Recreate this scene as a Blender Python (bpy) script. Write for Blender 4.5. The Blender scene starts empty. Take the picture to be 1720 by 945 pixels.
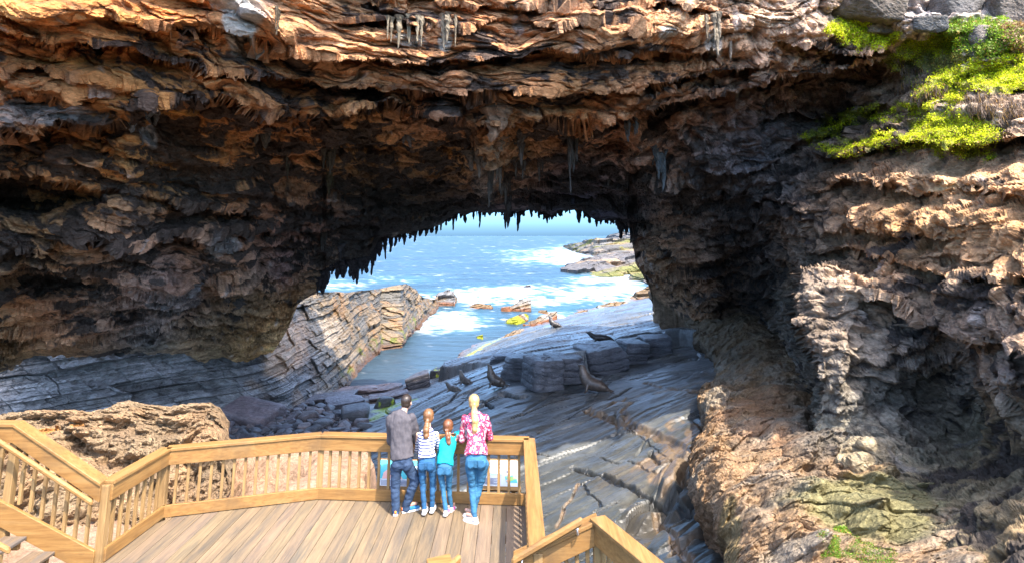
import bpy, bmesh, math, random
import numpy as np
from mathutils import Vector, Matrix
random.seed(7); rng = np.random.RandomState(7)
R = math.radians
SC = bpy.context.scene
COL = SC.collection
F32 = np.float32

# ------------------------------------------------------------------ camera
CAM_Z = 4.25; PITCH = R(10.0); FOC = 1000.0; CU, CV = 860.0, 220.0
ct, st = math.cos(PITCH), math.sin(PITCH)
cam = bpy.data.cameras.new('camera'); cam_o = bpy.data.objects.new('camera', cam); COL.objects.link(cam_o)
cam.sensor_width = 36; cam.lens = FOC / 1720 * 36; cam.shift_y = -(472.5 - CV) / 1720
cam.clip_start = .05; cam.clip_end = 60000
cam_o.location = (0, 0, CAM_Z); cam_o.rotation_euler = (R(90) + PITCH, 0, 0)
SC.camera = cam_o

def at(u, v, d):
    """world point seen at photo pixel (u, v) at distance d along +Y"""
    u = np.asarray(u, float); v = np.asarray(v, float); d = np.asarray(d, float)
    xc = (u - CU) / FOC; yc = -(v - CV) / FOC
    t = d / (ct - st * yc)
    return np.stack([t * xc + 0 * d, d + 0 * xc, CAM_Z + t * (st + ct * yc) + 0 * xc], -1)
def slope(v):
    yc = -(np.asarray(v, float) - CV) / FOC
    return (st + ct * yc) / (ct - st * yc)
def dz(v, z): return (z - CAM_Z) / slope(v)
def atz(u, v, z): return at(u, v, dz(v, z))
def V(a): return Vector([float(q) for q in a])

# ------------------------------------------------------------------ noise
_perm = np.random.RandomState(3).permutation(256).astype(np.int32)
_perm = np.concatenate([_perm, _perm, _perm])
_g = np.array([(1,1,0),(-1,1,0),(1,-1,0),(-1,-1,0),(1,0,1),(-1,0,1),(1,0,-1),(-1,0,-1),
               (0,1,1),(0,-1,1),(0,1,-1),(0,-1,-1),(1,1,0),(-1,1,0),(0,-1,1),(0,-1,-1)], F32)
def perlin(p, seed=0):
    sh = p.shape[:-1]; p = p.reshape(-1, 3).astype(F32) + F32(seed * 17.31)
    i = np.floor(p).astype(np.int32); f = p - i
    w = f * f * f * (f * (f * 6 - 15) + 10)
    i &= 255
    out = np.zeros(len(p), F32)
    for dx in (0, 1):
        a = _perm[(i[:, 0] + dx) & 255]; wx = w[:, 0] if dx else 1 - w[:, 0]
        for dy in (0, 1):
            b = _perm[(a + i[:, 1] + dy) & 255]; wy = wx * (w[:, 1] if dy else 1 - w[:, 1])
            for dz_ in (0, 1):
                h = _perm[(b + i[:, 2] + dz_) & 255] & 15
                g = _g[h]
                n = g[:, 0] * (f[:, 0] - dx) + g[:, 1] * (f[:, 1] - dy) + g[:, 2] * (f[:, 2] - dz_)
                out += n * wy * (w[:, 2] if dz_ else 1 - w[:, 2])
    return out.reshape(sh)
def fbm(p, o=4, seed=0, gain=.5, mode=0):
    s = 0; a = 1.0; tot = 0
    for k in range(o):
        n = perlin(p * (2.03 ** k), seed + k)
        if mode == 1: n = 1 - 2.2 * np.abs(n)         # ridged
        elif mode == 2: n = 2.2 * np.abs(n) - .5      # billow
        s = s + a * n; tot += a; a *= gain
    return s / tot
def hsh(i, seed=0):
    i = np.asarray(i).astype(np.int64)
    x = (i * 374761393 + seed * 668265263) & 0xffffffff
    x = ((x ^ (x >> 13)) * 1274126177) & 0xffffffff
    return ((x ^ (x >> 16)) & 0xffff) / 65535.0
def worley(p, seed=0):
    """F1, F2 of jittered cells"""
    sh = p.shape[:-1]; p = p.reshape(-1, 3).astype(F32)
    i = np.floor(p).astype(np.int32)
    f1 = np.full(len(p), 9, F32); f2 = f1.copy()
    for dx in (-1, 0, 1):
        for dy in (-1, 0, 1):
            for dk in (-1, 0, 1):
                a = _perm[(i[:, 0] + dx + seed) & 255]; a = _perm[(a + i[:, 1] + dy) & 255]; a = _perm[(a + i[:, 2] + dk) & 255]
                jx = a / 255.; jy = _perm[a + 31] / 255.; jz = _perm[a + 67] / 255.
                d = (i[:, 0] + dx + jx - p[:, 0]) ** 2 + (i[:, 1] + dy + jy - p[:, 1]) ** 2 + (i[:, 2] + dk + jz - p[:, 2]) ** 2
                d = d.astype(F32)
                f2 = np.minimum(f2, np.maximum(f1, d)); f1 = np.minimum(f1, d)
    return np.sqrt(f1).reshape(sh), np.sqrt(f2).reshape(sh)
def sst(a, b, x):
    t = np.clip((x - a) / (b - a), 0, 1); return t * t * (3 - 2 * t)
def cells(p, seed=0):
    """random value of the nearest jittered cell and F2-F1"""
    sh = p.shape[:-1]; p = p.reshape(-1, 3).astype(F32); i = np.floor(p).astype(np.int32)
    f1 = np.full(len(p), 9, F32); f2 = f1.copy(); rv = np.zeros(len(p), F32)
    for dx in (-1, 0, 1):
        for dy in (-1, 0, 1):
            for dk in (-1, 0, 1):
                a = _perm[(i[:, 0] + dx + seed) & 255]; a = _perm[(a + i[:, 1] + dy) & 255]; a = _perm[(a + i[:, 2] + dk) & 255]
                d = (i[:, 0] + dx + a * F32(1 / 255) - p[:, 0]) ** 2 + (i[:, 1] + dy + _perm[a + 31] * F32(1 / 255) - p[:, 1]) ** 2 + (i[:, 2] + dk + _perm[a + 67] * F32(1 / 255) - p[:, 2]) ** 2
                nr = d < f1; f2 = np.where(nr, f1, np.minimum(f2, d)); rv = np.where(nr, _perm[a + 101] * F32(1 / 255), rv); f1 = np.where(nr, d, f1)
    return rv.reshape(sh), (np.sqrt(f2) - np.sqrt(f1)).reshape(sh)
class RBF:
    def __init__(s, pts, vals, sc=1.0):
        s.p = np.array(pts, float) * sc; s.sc = sc; n = len(s.p)
        v = np.array(vals, float); s.one = v.ndim == 1
        if s.one: v = v[:, None]
        D = np.linalg.norm(s.p[:, None] - s.p[None], axis=-1)
        P = np.c_[np.ones(n), s.p]
        A = np.zeros((n + 3, n + 3)); A[:n, :n] = D; A[:n, n:] = P; A[n:, :n] = P.T
        A[:n, :n] -= np.eye(n) * 1e-6
        b = np.zeros((n + 3, v.shape[1])); b[:n] = v
        s.w = np.linalg.solve(A, b)
    def __call__(s, x, y):
        sh = np.shape(x); q = np.stack([np.ravel(x), np.ravel(y)], -1) * s.sc
        out = np.zeros((len(q), s.w.shape[1]))
        n = len(s.p)
        for a in range(0, len(q), 60000):
            c = q[a:a + 60000]
            D = np.sqrt(((c[:, None] - s.p[None]) ** 2).sum(-1))
            out[a:a + 60000] = D @ s.w[:n] + s.w[n] + c @ s.w[n + 1:]
        return out[:, 0].reshape(sh) if s.one else out.reshape(sh + (out.shape[1],))
def poly_sd(poly, x, y):
    """signed distance, positive inside"""
    P = np.array(poly, float); n = len(P); sh = np.shape(x); x = np.ravel(x); y = np.ravel(y)
    d = np.full(x.shape, 1e18); ins = np.zeros(x.shape, bool)
    for k in range(n):
        a = P[k]; b = P[(k + 1) % n]; e = b - a
        wx = x - a[0]; wy = y - a[1]
        t = np.clip((wx * e[0] + wy * e[1]) / (e @ e), 0, 1)
        d = np.minimum(d, (wx - t * e[0]) ** 2 + (wy - t * e[1]) ** 2)
        if a[1] != b[1]:
            c = ((a[1] > y) != (b[1] > y)) & (x < (b[0] - a[0]) * (y - a[1]) / (b[1] - a[1]) + a[0])
            ins ^= c
    d = np.sqrt(d); return np.where(ins, d, -d).reshape(sh)
def seg_dist(line, x, y):
    P = np.array(line, float); sh = np.shape(x); x = np.ravel(x); y = np.ravel(y)
    d = np.full(x.shape, 1e18)
    for k in range(len(P) - 1):
        a = P[k]; e = P[k + 1] - a
        t = np.clip(((x - a[0]) * e[0] + (y - a[1]) * e[1]) / (e @ e + 1e-12), 0, 1)
        d = np.minimum(d, (x - a[0] - t * e[0]) ** 2 + (y - a[1] - t * e[1]) ** 2)
    return np.sqrt(d).reshape(sh)

# ------------------------------------------------------------------ objects
def tag(o, label=None, cat=None, group=None, kind=None):
    if label: o['label'] = label
    if cat: o['category'] = cat
    if group: o['group'] = group
    if kind: o['kind'] = kind
    return o
def link(o, parent=None):
    COL.objects.link(o)
    if parent is not None: o.parent = parent
    return o
def empty(name, loc=(0, 0, 0), rz=0):
    o = bpy.data.objects.new(name, None); o.location = loc; o.rotation_euler = (0, 0, rz); o.empty_display_size = .2
    return link(o)
def grid_mesh(name, Pts, mat, parent=None, col=None, smooth=False, closed=False, cols=None, flip=False):
    """Pts (rows, cols, 3) -> mesh object; col (rows, cols, 3) linear albedo"""
    r, c = Pts.shape[:2]
    idx = np.arange(r * c).reshape(r, c)
    if closed: idx = np.concatenate([idx, idx[:1]], 0)
    a = idx[:-1, :-1]; b = idx[1:, :-1]; d = idx[1:, 1:]; e = idx[:-1, 1:]
    q = np.stack([a, b, d, e], -1).reshape(-1, 4)
    if flip: q = q[:, ::-1]
    me = bpy.data.meshes.new(name)
    me.vertices.add(r * c); me.vertices.foreach_set('co', Pts.reshape(-1).astype(F32))
    me.loops.add(q.size); me.loops.foreach_set('vertex_index', q.reshape(-1).astype(np.int32))
    me.polygons.add(len(q)); me.polygons.foreach_set('loop_start', np.arange(0, q.size, 4, dtype=np.int32))
    me.update(calc_edges=True)
    me.polygons.foreach_set('use_smooth', np.full(len(q), smooth, bool))
    if col is not None:
        at_ = me.color_attributes.new('tint', 'FLOAT_COLOR', 'POINT')
        cc = np.concatenate([col.reshape(-1, 3), np.ones((r * c, 1))], 1).astype(F32)
        at_.data.foreach_set('color', cc.reshape(-1))
    me.materials.append(mat)
    o = bpy.data.objects.new(name, me); return link(o, parent)
def raw_mesh(name, verts, faces, mat, parent=None, smooth=False, col=None):
    me = bpy.data.meshes.new(name); me.from_pydata([tuple(map(float, v)) for v in verts], [], [tuple(map(int, f)) for f in faces])
    me.update()
    if smooth: me.polygons.foreach_set('use_smooth', np.ones(len(me.polygons), bool))
    if mat: me.materials.append(mat)
    if col is not None:
        at_ = me.color_attributes.new('tint', 'FLOAT_COLOR', 'POINT')
        cc = np.concatenate([np.asarray(col).reshape(-1, 3), np.ones((len(verts), 1))], 1).astype(F32)
        at_.data.foreach_set('color', cc.reshape(-1))
    return link(bpy.data.objects.new(name, me), parent)
def bm_obj(name, bm, mat, parent=None, smooth=False):
    me = bpy.data.meshes.new(name); bm.to_mesh(me); bm.free()
    if smooth: me.polygons.foreach_set('use_smooth', np.ones(len(me.polygons), bool))
    me.materials.append(mat)
    return link(bpy.data.objects.new(name, me), parent)
def grid_normals(P):
    du = np.gradient(P, axis=1); dv = np.gradient(P, axis=0)
    n = np.cross(dv, du); n /= np.linalg.norm(n, axis=-1, keepdims=True) + 1e-9
    return n
# ------------------------------------------------------------------ materials
class NT:
    def __init__(s, name):
        s.m = bpy.data.materials.new(name); s.m.use_nodes = True; s.t = s.m.node_tree; s.t.nodes.clear()
        s.out = s.n('ShaderNodeOutputMaterial'); s.b = s.n('ShaderNodeBsdfPrincipled')
        s.l(s.b.outputs[0], s.out.inputs['Surface'])
    def n(s, typ, **kw):
        n = s.t.nodes.new(typ)
        for k, v in kw.items():
            if k in n.inputs: n.inputs[k].default_value = v
            else: setattr(n, k, v)
        return n
    def l(s, a, b): s.t.links.new(a, b)
    def pos(s, scale=(1, 1, 1), rot=(0, 0, 0), obj=False):
        if obj: src = s.n('ShaderNodeTexCoord').outputs['Object']
        else: src = s.n('ShaderNodeNewGeometry').outputs['Position']
        mp = s.n('ShaderNodeMapping'); mp.inputs['Scale'].default_value = scale; mp.inputs['Rotation'].default_value = rot
        s.l(src, mp.inputs[0]); return mp.outputs[0]
    def noise(s, vec, scale, detail=6, rough=.55, dist=0, typ=None):
        n = s.n('ShaderNodeTexNoise')
        if typ: n.noise_type = typ
        n.inputs['Scale'].default_value = scale; n.inputs['Detail'].default_value = detail
        n.inputs['Roughness'].default_value = rough; n.inputs['Distortion'].default_value = dist
        s.l(vec, n.inputs['Vector']); return n.outputs[0]
    def ramp(s, fac, stops):
        r = s.n('ShaderNodeValToRGB'); e = r.color_ramp.elements
        while len(e) < len(stops): e.new(.5)
        for k, (p, c) in enumerate(stops):
            e[k].position = p; c = (c, c, c) if isinstance(c, (int, float)) else c; e[k].color = (*c, 1)
        s.l(fac, r.inputs[0]); return r.outputs[0]
    def mix(s, a, b, fac, typ='MIX'):
        m = s.n('ShaderNodeMix'); m.data_type = 'RGBA'; m.blend_type = typ
        for sock, val in ((m.inputs[0], fac), (m.inputs[6], a), (m.inputs[7], b)):
            if isinstance(val, (int, float)): sock.default_value = val
            elif isinstance(val, tuple): sock.default_value = (*val, 1)
            else: s.l(val, sock)
        return m.outputs[2]
    def math(s, op, a, b=None):
        m = s.n('ShaderNodeMath'); m.operation = op
        for sock, val in ((m.inputs[0], a), (m.inputs[1], b)):
            if val is None: continue
            if isinstance(val, (int, float)): sock.default_value = val
            else: s.l(val, sock)
        return m.outputs[0]
    def bump(s, h, strength=1, dist=.1, prev=None):
        b = s.n('ShaderNodeBump'); b.inputs['Strength'].default_value = strength; b.inputs['Distance'].default_value = dist
        s.l(h, b.inputs['Height'])
        if prev is not None: s.l(prev, b.inputs['Normal'])
        s.l(b.outputs[0], s.b.inputs['Normal']); return b.outputs[0]
    def base(s, c):
        if isinstance(c, tuple): s.b.inputs['Base Color'].default_value = (*c, 1)
        else: s.l(c, s.b.inputs['Base Color'])
    def set(s, **kw):
        for k, v in kw.items():
            sock = s.b.inputs[k.replace('_', ' ')]
            if isinstance(v, (int, float)): sock.default_value = v
            else: s.l(v, sock)
        return s.m
def tint(m):
    a = m.n('ShaderNodeVertexColor'); a.layer_name = 'tint'; return a.outputs[0]
def rock_mat(name, fine=1.0, bump=.12, rough=.85, contrast=(.62, 1.35), aniso=(1, 1, 1), pit=0.0, spec=.1):
    m = NT(name); p = m.pos(aniso)
    n1 = m.noise(p, 2.2 * fine, 8, .65); n2 = m.noise(p, 9 * fine, 6, .7)
    f = m.ramp(n1, [(.3, contrast[0]), (.7, contrast[1])])
    g = m.ramp(n2, [(.32, .72), (.68, 1.25)])
    c = m.mix(tint(m), f, 1.0, 'MULTIPLY'); c = m.mix(c, g, 1.0, 'MULTIPLY')
    h = m.math('ADD', m.math('MULTIPLY', n1, 1.6), m.math('MULTIPLY', n2, .6))
    if pit:
        vo = m.n('ShaderNodeTexVoronoi'); vo.inputs['Scale'].default_value = 5 * fine; m.l(p, vo.inputs['Vector'])
        h = m.math('ADD', h, m.math('MULTIPLY', vo.outputs[0], pit))
    m.base(c); m.bump(h, 1.0, bump); m.set(Roughness=rough, Specular_IOR_Level=spec)
    return m.m

def coarse(fn, X, Y, st=6):
    """evaluate a smooth function on every st-th row/column of an index grid and interpolate"""
    r, c = X.shape
    ri = np.unique(np.r_[np.arange(0, r, st), r - 1]); ci = np.unique(np.r_[np.arange(0, c, st), c - 1])
    G = fn(X[np.ix_(ri, ci)], Y[np.ix_(ri, ci)])
    a = np.empty((len(ri), c)); 
    for k in range(len(ri)): a[k] = np.interp(np.arange(c), ci, G[k])
    j = np.clip(np.searchsorted(ri, np.arange(r), side='right') - 1, 0, len(ri) - 2)
    f = ((np.arange(r) - ri[j]) / (ri[j + 1] - ri[j]))[:, None]
    return a[j] * (1 - f) + a[j + 1] * f
def radial(P, dist, up=0.):
    h_ = P - np.array([0, 0, CAM_Z]); L_ = np.linalg.norm(h_[..., :2], axis=-1, keepdims=True)
    return P + h_ * (dist / L_) + np.array([0, 0, 1.]) * up
# ================================================================== ROCK ARCH (cliff, ceiling and right wall in one closed shell)
M_ARCH = rock_mat('limestone_weathered', 1.0, .16, .82, (.55, 1.4), (1, 1, 2.0))
AB = np.array([(-160,650),(0,626),(61,596),(140,600),(228,590),(297,592),(343,606),(372,600),(405,606),(436,600),(456,590),(470,574),(483,552),(492,530),(499,512),
    (511,502),(533,490),(541,480),(547,455),(575,442),(600,446),(620,430),(640,398),(665,397),(700,388),(740,374),(765,360),(800,356),
    (850,357),(890,352),(920,362),(945,352),(975,352),(1000,370),(1035,370),(1056,383),(1062,409),(1070,446),(1086,474),(1096,492),(1150,530),
    (1200,610),(1215,660),(1340,780),(1420,850),(1640,950),(1900,1080)], float)
A_ctrl = [ # u, v, distance
 (-160,-200,12),(-160,0,13.5),(-160,300,16),(-160,650,26),(0,-200,13),(0,0,14.5),(0,120,16),(0,205,17),(0,260,19.5),(0,330,22),(0,420,22),(0,470,24),(0,560,32),(0,624,37),
 (100,330,22),(80,480,28),(150,400,22.5),(230,560,39),(200,190,17.5),(300,-200,14.5),(300,0,16),(300,150,18),(300,210,21),(300,280,24),(300,360,25.5),(280,470,30),(300,540,39),(297,592,43),(343,604,44.5),(400,520,42),(400,590,47),(480,600,50),
 (490,500,45),(520,430,43),(547,455,46),(450,420,37),(450,350,31),(450,250,26),(420,190,19.5),(420,60,17.5),
 (600,-200,16.5),(600,0,18),(600,100,19),(600,180,20.5),(600,240,27),(600,320,34),(600,400,42),(600,440,46),
 (760,0,18.5),(760,190,21),(760,250,28),(760,320,37),(765,360,45),(860,-200,17),(900,0,19),(900,190,21.5),(880,250,29),(890,320,38),(900,355,46),
 (1050,-200,17.5),(1050,0,19.5),(1050,180,22),(1050,230,28),(1030,320,38),(1035,370,46),(1060,400,47),(1086,474,50),(1096,492,52),(1150,525,51),
 (1160,160,23),(1180,250,27),(1180,330,33),(1150,420,40),(1200,500,42),(1260,400,36),(1260,520,42),(1215,650,40),(1300,560,40),(1300,640,36),
 (1240,-200,18),(1240,0,20.5),(1300,150,23.5),(1400,-200,18),(1400,0,21),(1400,130,23.5),(1400,180,28),(1330,260,29),(1250,320,31),(1500,-200,19),(1500,0,22),(1500,90,22.5),(1500,150,25),
 (1420,230,24.5),(1520,230,21.5),(1650,-200,21),(1650,0,22),(1650,120,20),(1650,200,18.5),(1900,-200,21),(1900,0,20),(1900,200,14),
 (1330,330,26),(1420,330,22.5),(1500,320,20.5),(1400,400,24),(1330,420,27),(1500,420,20),(1600,330,18),(1600,420,17.5),(1720,300,15.5),(1720,430,14),(1900,400,11.5),
 (1500,480,19),(1620,500,15.5),(1720,540,12.5),(1900,540,10),(1340,780,19),(1420,850,17),(1900,800,8),(1640,950,9.5),(1900,1080,7)]
A_but = [(1330,455,22),(1400,450,21.5),(1350,600,21.5),(1370,700,20.5),(1345,780,18.5),(1440,500,19.5),(1440,620,20.5),(1460,760,18),(1500,850,15.5),
 (1560,540,17),(1560,650,19.5),(1560,760,17),(1640,590,14.8),(1640,700,16.5),(1700,640,12.5),(1700,760,14),(1620,880,12),(1720,860,10.8),(1640,950,9.5),
 (1900,600,9),(1900,760,9.5),(1900,900,7.5),(1900,1080,6.6),(1500,470,19.5),(1650,500,14.8),(1720,520,12.6)]
BUT_POLY = [(1333,462),(1345,450),(1400,440),(1480,470),(1600,500),(1750,520),(2000,560),(2000,1200),(1400,1200),(1330,900),(1345,740),(1368,700),(1364,610),(1345,560),(1335,510)]
HUMPS = [ # soft bulges / hollows: u, v, ru, rv, metres toward the camera
 (100,10,110,35,.9),(150,70,110,28,.6),(480,30,90,35,.5),(620,60,80,40,.4),(400,40,45,45,.8),(320,185,70,20,.8),(1000,40,110,40,.6),(1180,40,80,60,.7),(1330,60,90,50,.8),
 (60,330,110,22,-2.6),(80,468,100,26,-3.0),(250,300,120,25,-1.2),(830,235,32,34,3.0),(815,290,26,40,2.8),(880,270,26,22,2.2),(700,300,120,30,-1.5),(560,260,60,25,-1.0),
 (290,470,60,38,2.2),(395,440,45,45,2.0),(380,385,60,25,1.2),(200,360,60,22,1.2),(480,380,60,18,.8),(120,550,120,20,1.8),
 (1080,300,50,40,1.6),(1000,270,60,24,1.0),(1140,330,50,50,1.4),(1120,430,40,45,2.4),(1180,470,40,60,1.2),(1250,480,60,70,-4),(1290,400,50,40,-2.5),
 (1230,180,60,26,.8),(1350,195,90,30,-2.2),(1240,270,60,30,1.0),(1180,280,40,26,.9),(1300,300,80,16,.8),(1420,265,60,14,.8),(1300,360,60,26,1.0),
 (1500,300,120,16,.9),(1600,370,90,22,.7),(1480,360,60,26,.5),(1620,440,60,16,-.6),(1700,400,60,40,.5),(1450,400,90,10,-.8),(1560,240,90,20,.7),(1480,215,60,14,.7),(1620,170,100,22,.8),(1660,60,60,40,.9),(1560,40,60,30,.9),
 (1590,670,80,95,-1.7),(1420,580,90,120,1.0),(1360,600,30,130,.5),(1640,750,60,80,-1.0),(1440,760,50,30,.8),(1400,620,40,80,.7),(1670,650,36,50,.7),(1530,590,50,22,.8),(1600,620,40,20,-.8),(1700,900,40,60,.5),(1640,830,25,40,.5)]
LEDGES = [ # curve, recess in metres under it, decay px, lip px
 ([(205,178),(270,168),(335,160),(360,156),(400,170),(440,188),(480,182),(530,190),(600,180),(650,168),(700,186),(760,200),(820,207),(880,200),(960,192),(1050,196),(1150,172),(1250,150),(1350,132),(1480,100)],2.6,55,10),
 ([(0,38),(18,46),(84,76),(142,74),(185,82),(229,89),(267,107),(330,112),(429,124),(550,145),(625,150),(750,158),(860,150),(960,160),(1060,150),(1180,128),(1300,108)],1.3,26,9),
 ([(221,14),(250,38),(269,46),(305,48),(381,48),(440,66),(500,82),(575,95),(625,103),(725,108),(800,98),(860,96),(930,82),(1000,92),(1080,86),(1150,96),(1230,80)],1.1,22,8),
 ([(0,210),(53,219),(100,206),(127,212),(180,215),(212,205),(225,190)],2.4,50,8),
 ([(0,292),(60,286),(100,300),(160,312),(230,325),(300,342),(380,352),(460,360)],1.6,34,7),
 ([(0,428),(60,418),(104,404),(160,402),(250,396),(330,388),(400,384),(520,382),(600,372),(660,366)],1.6,30,6),
 ([(0,572),(60,566),(114,562),(180,545),(228,530),(240,512)],1.6,26,5),
 ([(0,120),(60,112),(110,124),(160,128),(215,140),(280,150)],.7,14,6),
 ([(0,165),(40,158),(100,168),(150,150),(208,160)],.7,14,6),
 ([(560,40),(640,34),(700,40),(780,46),(860,30),(940,44),(1020,30),(1100,44)],.6,14,6),
 ([(600,10),(700,-6),(800,14),(900,6),(1010,12),(1120,4),(1240,30)],.6,14,6),
 ([(1310,75),(1380,82),(1430,95),(1505,78)],1.4,16,6),
 ([(1345,150),(1420,120),(1500,98)],.9,20,4),
 ([(1180,345),(1240,300),(1300,276),(1340,240),(1400,218),(1480,180),(1500,165)],1.0,16,5),
 ([(1350,262),(1400,270),(1460,252),(1540,238),(1640,246),(1720,230)],1.0,26,5),
 ([(1335,330),(1390,322),(1420,305),(1460,318),(1540,330),(1640,318),(1720,330)],.7,16,5),
 ([(1340,430),(1400,425),(1430,418),(1500,440),(1560,462),(1600,470),(1720,468)],1.0,18,5),
 ([(1400,392),(1460,388),(1530,398),(1620,402)],.6,10,4),
 ([(1430,498),(1500,505),(1540,545),(1590,560),(1640,585),(1680,570),(1720,600),(1800,640)],1.5,60,7),
 ([(1245,345),(1300,338),(1345,350)],1.2,24,5),([(1240,420),(1290,440),(1345,440)],1.2,24,5),
 ([(1530,150),(1580,140),(1640,150),(1720,150)],.6,20,5),([(1500,240),(1440,215),(1400,240)],.6,12,4),
 ([(1640,740),(1660,790),(1640,860)],.8,16,5)]
def arch_depth(U, Vv):
    p = np.stack([U / 60, Vv / 60, 0 * U], -1)
    wu = U + 14 * fbm(p, 3, 1) + 6 * fbm(p * 3.1, 2, 5); wv = Vv + 10 * fbm(p, 3, 9) + 5 * fbm(p * 3.3, 2, 11)
    # RBF on coarse grid then bilinear
    gu = np.linspace(-170, 1910, 261); gv = np.linspace(-230, 1100, 167)
    GU, GV = np.meshgrid(gu, gv)
    a = np.array(A_ctrl, float); D = np.exp(RBF(a[:, :2], np.log(a[:, 2]), 1 / 300.)(GU, GV))
    b = np.array(A_but, float); B = np.exp(RBF(b[:, :2], np.log(b[:, 2]), 1 / 300.)(GU, GV))
    def bil(G, x, y):
        x = np.clip((x - gu[0]) / (gu[1] - gu[0]), 0, len(gu) - 1.001); y = np.clip((y - gv[0]) / (gv[1] - gv[0]), 0, len(gv) - 1.001)
        i = x.astype(int); j = y.astype(int); fx = x - i; fy = y - j
        return (G[j, i] * (1 - fx) + G[j, i + 1] * fx) * (1 - fy) + (G[j + 1, i] * (1 - fx) + G[j + 1, i + 1] * fx) * fy
    # gentle blur of the creases left by the linear kernel
    for _ in range(2):
        for G in (D, B):
            G[1:-1, 1:-1] = (G[1:-1, 1:-1] * 4 + G[:-2, 1:-1] + G[2:, 1:-1] + G[1:-1, :-2] + G[1:-1, 2:]) / 8
    d = bil(D, U, Vv)
    bt = bil(B, U, Vv)
    k = sst(-3, 5, poly_sd(BUT_POLY, wu, wv))
    # only the left flank is a step; the top is blended by the ledges
    d = d * (1 - k) + bt * k
    for (cu, cv, ru, rv, h) in HUMPS:
        q = ((wu - cu) / ru) ** 2 + ((wv - cv) / rv) ** 2
        d = d - h * np.exp(-q ** 1.6)
    for (cur, A, w, lip) in LEDGES:
        c = np.array(cur, float)
        if c[0, 0] > c[-1, 0] : c = c[::-1]
        if len(set(c[:, 0])) < len(c) or np.any(np.diff(c[:, 0]) <= 0): 
            continue
        vv = np.interp(wu, c[:, 0], c[:, 1]); s = wv - vv
        lo = -400 if c[0, 0] <= 0 else c[0, 0]; hi = 4000 if c[-1, 0] >= 1720 else c[-1, 0]
        m = sst(lo - 5, lo + 45, wu) * (1 - sst(hi - 45, hi + 5, wu))
        mod = .55 + .75 * (perlin(np.stack([U / 45, 0 * U + cur[0][1], 0 * U], -1), 3) + .5)
        below = A * np.exp(-np.maximum(s, 0) / w) * sst(-1.2, 1.2, s)
        above = -.45 * A * np.exp(-np.maximum(-s, 0) / (lip * 3)) * (s < 0)
        d = d + (below + above) * m * mod * (d / 20) ** .3
    return d
CELL = []
YG = (.56, .64, .012); GN = (.20, .32, .02); OL = (.26, .26, .06)
GREEN = [([(1378,44),(1400,34),(1440,30),(1480,40),(1510,58),(1506,72),(1470,82),(1430,76),(1395,62)], (.30, .34, .03)),
 ([(1560,60),(1600,30),(1660,24),(1730,50),(1730,92),(1640,98),(1556,88)], (.18, .24, .04)), ([(1470,104),(1560,82),(1640,90),(1610,120),(1520,134)], (.24, .24, .08)),
 ([(1530,142),(1590,112),(1680,98),(1780,92),(1780,172),(1700,156),(1640,148),(1600,164),(1540,162)], (.34, .38, .03)),
 ([(1480,100),(1530,70),(1600,62),(1625,80),(1550,104),(1500,118)], (.30, .34, .04)),
 ([(1345,230),(1395,203),(1450,180),(1508,178),(1508,194),(1450,202),(1400,228),(1368,238)], (.30, .34, .03)),
 ([(1372,246),(1430,236),(1480,222),(1502,220),(1496,240),(1440,256),(1388,266)], (.30, .34, .03)),
 ([(1500,242),(1535,204),(1590,186),(1645,190),(1674,215),(1668,254),(1620,260),(1560,250),(1505,254)], (.32, .36, .03)),
 ([(1518,180),(1555,158),(1605,146),(1612,166),(1570,184),(1525,194)], (.30, .34, .03))]
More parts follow.
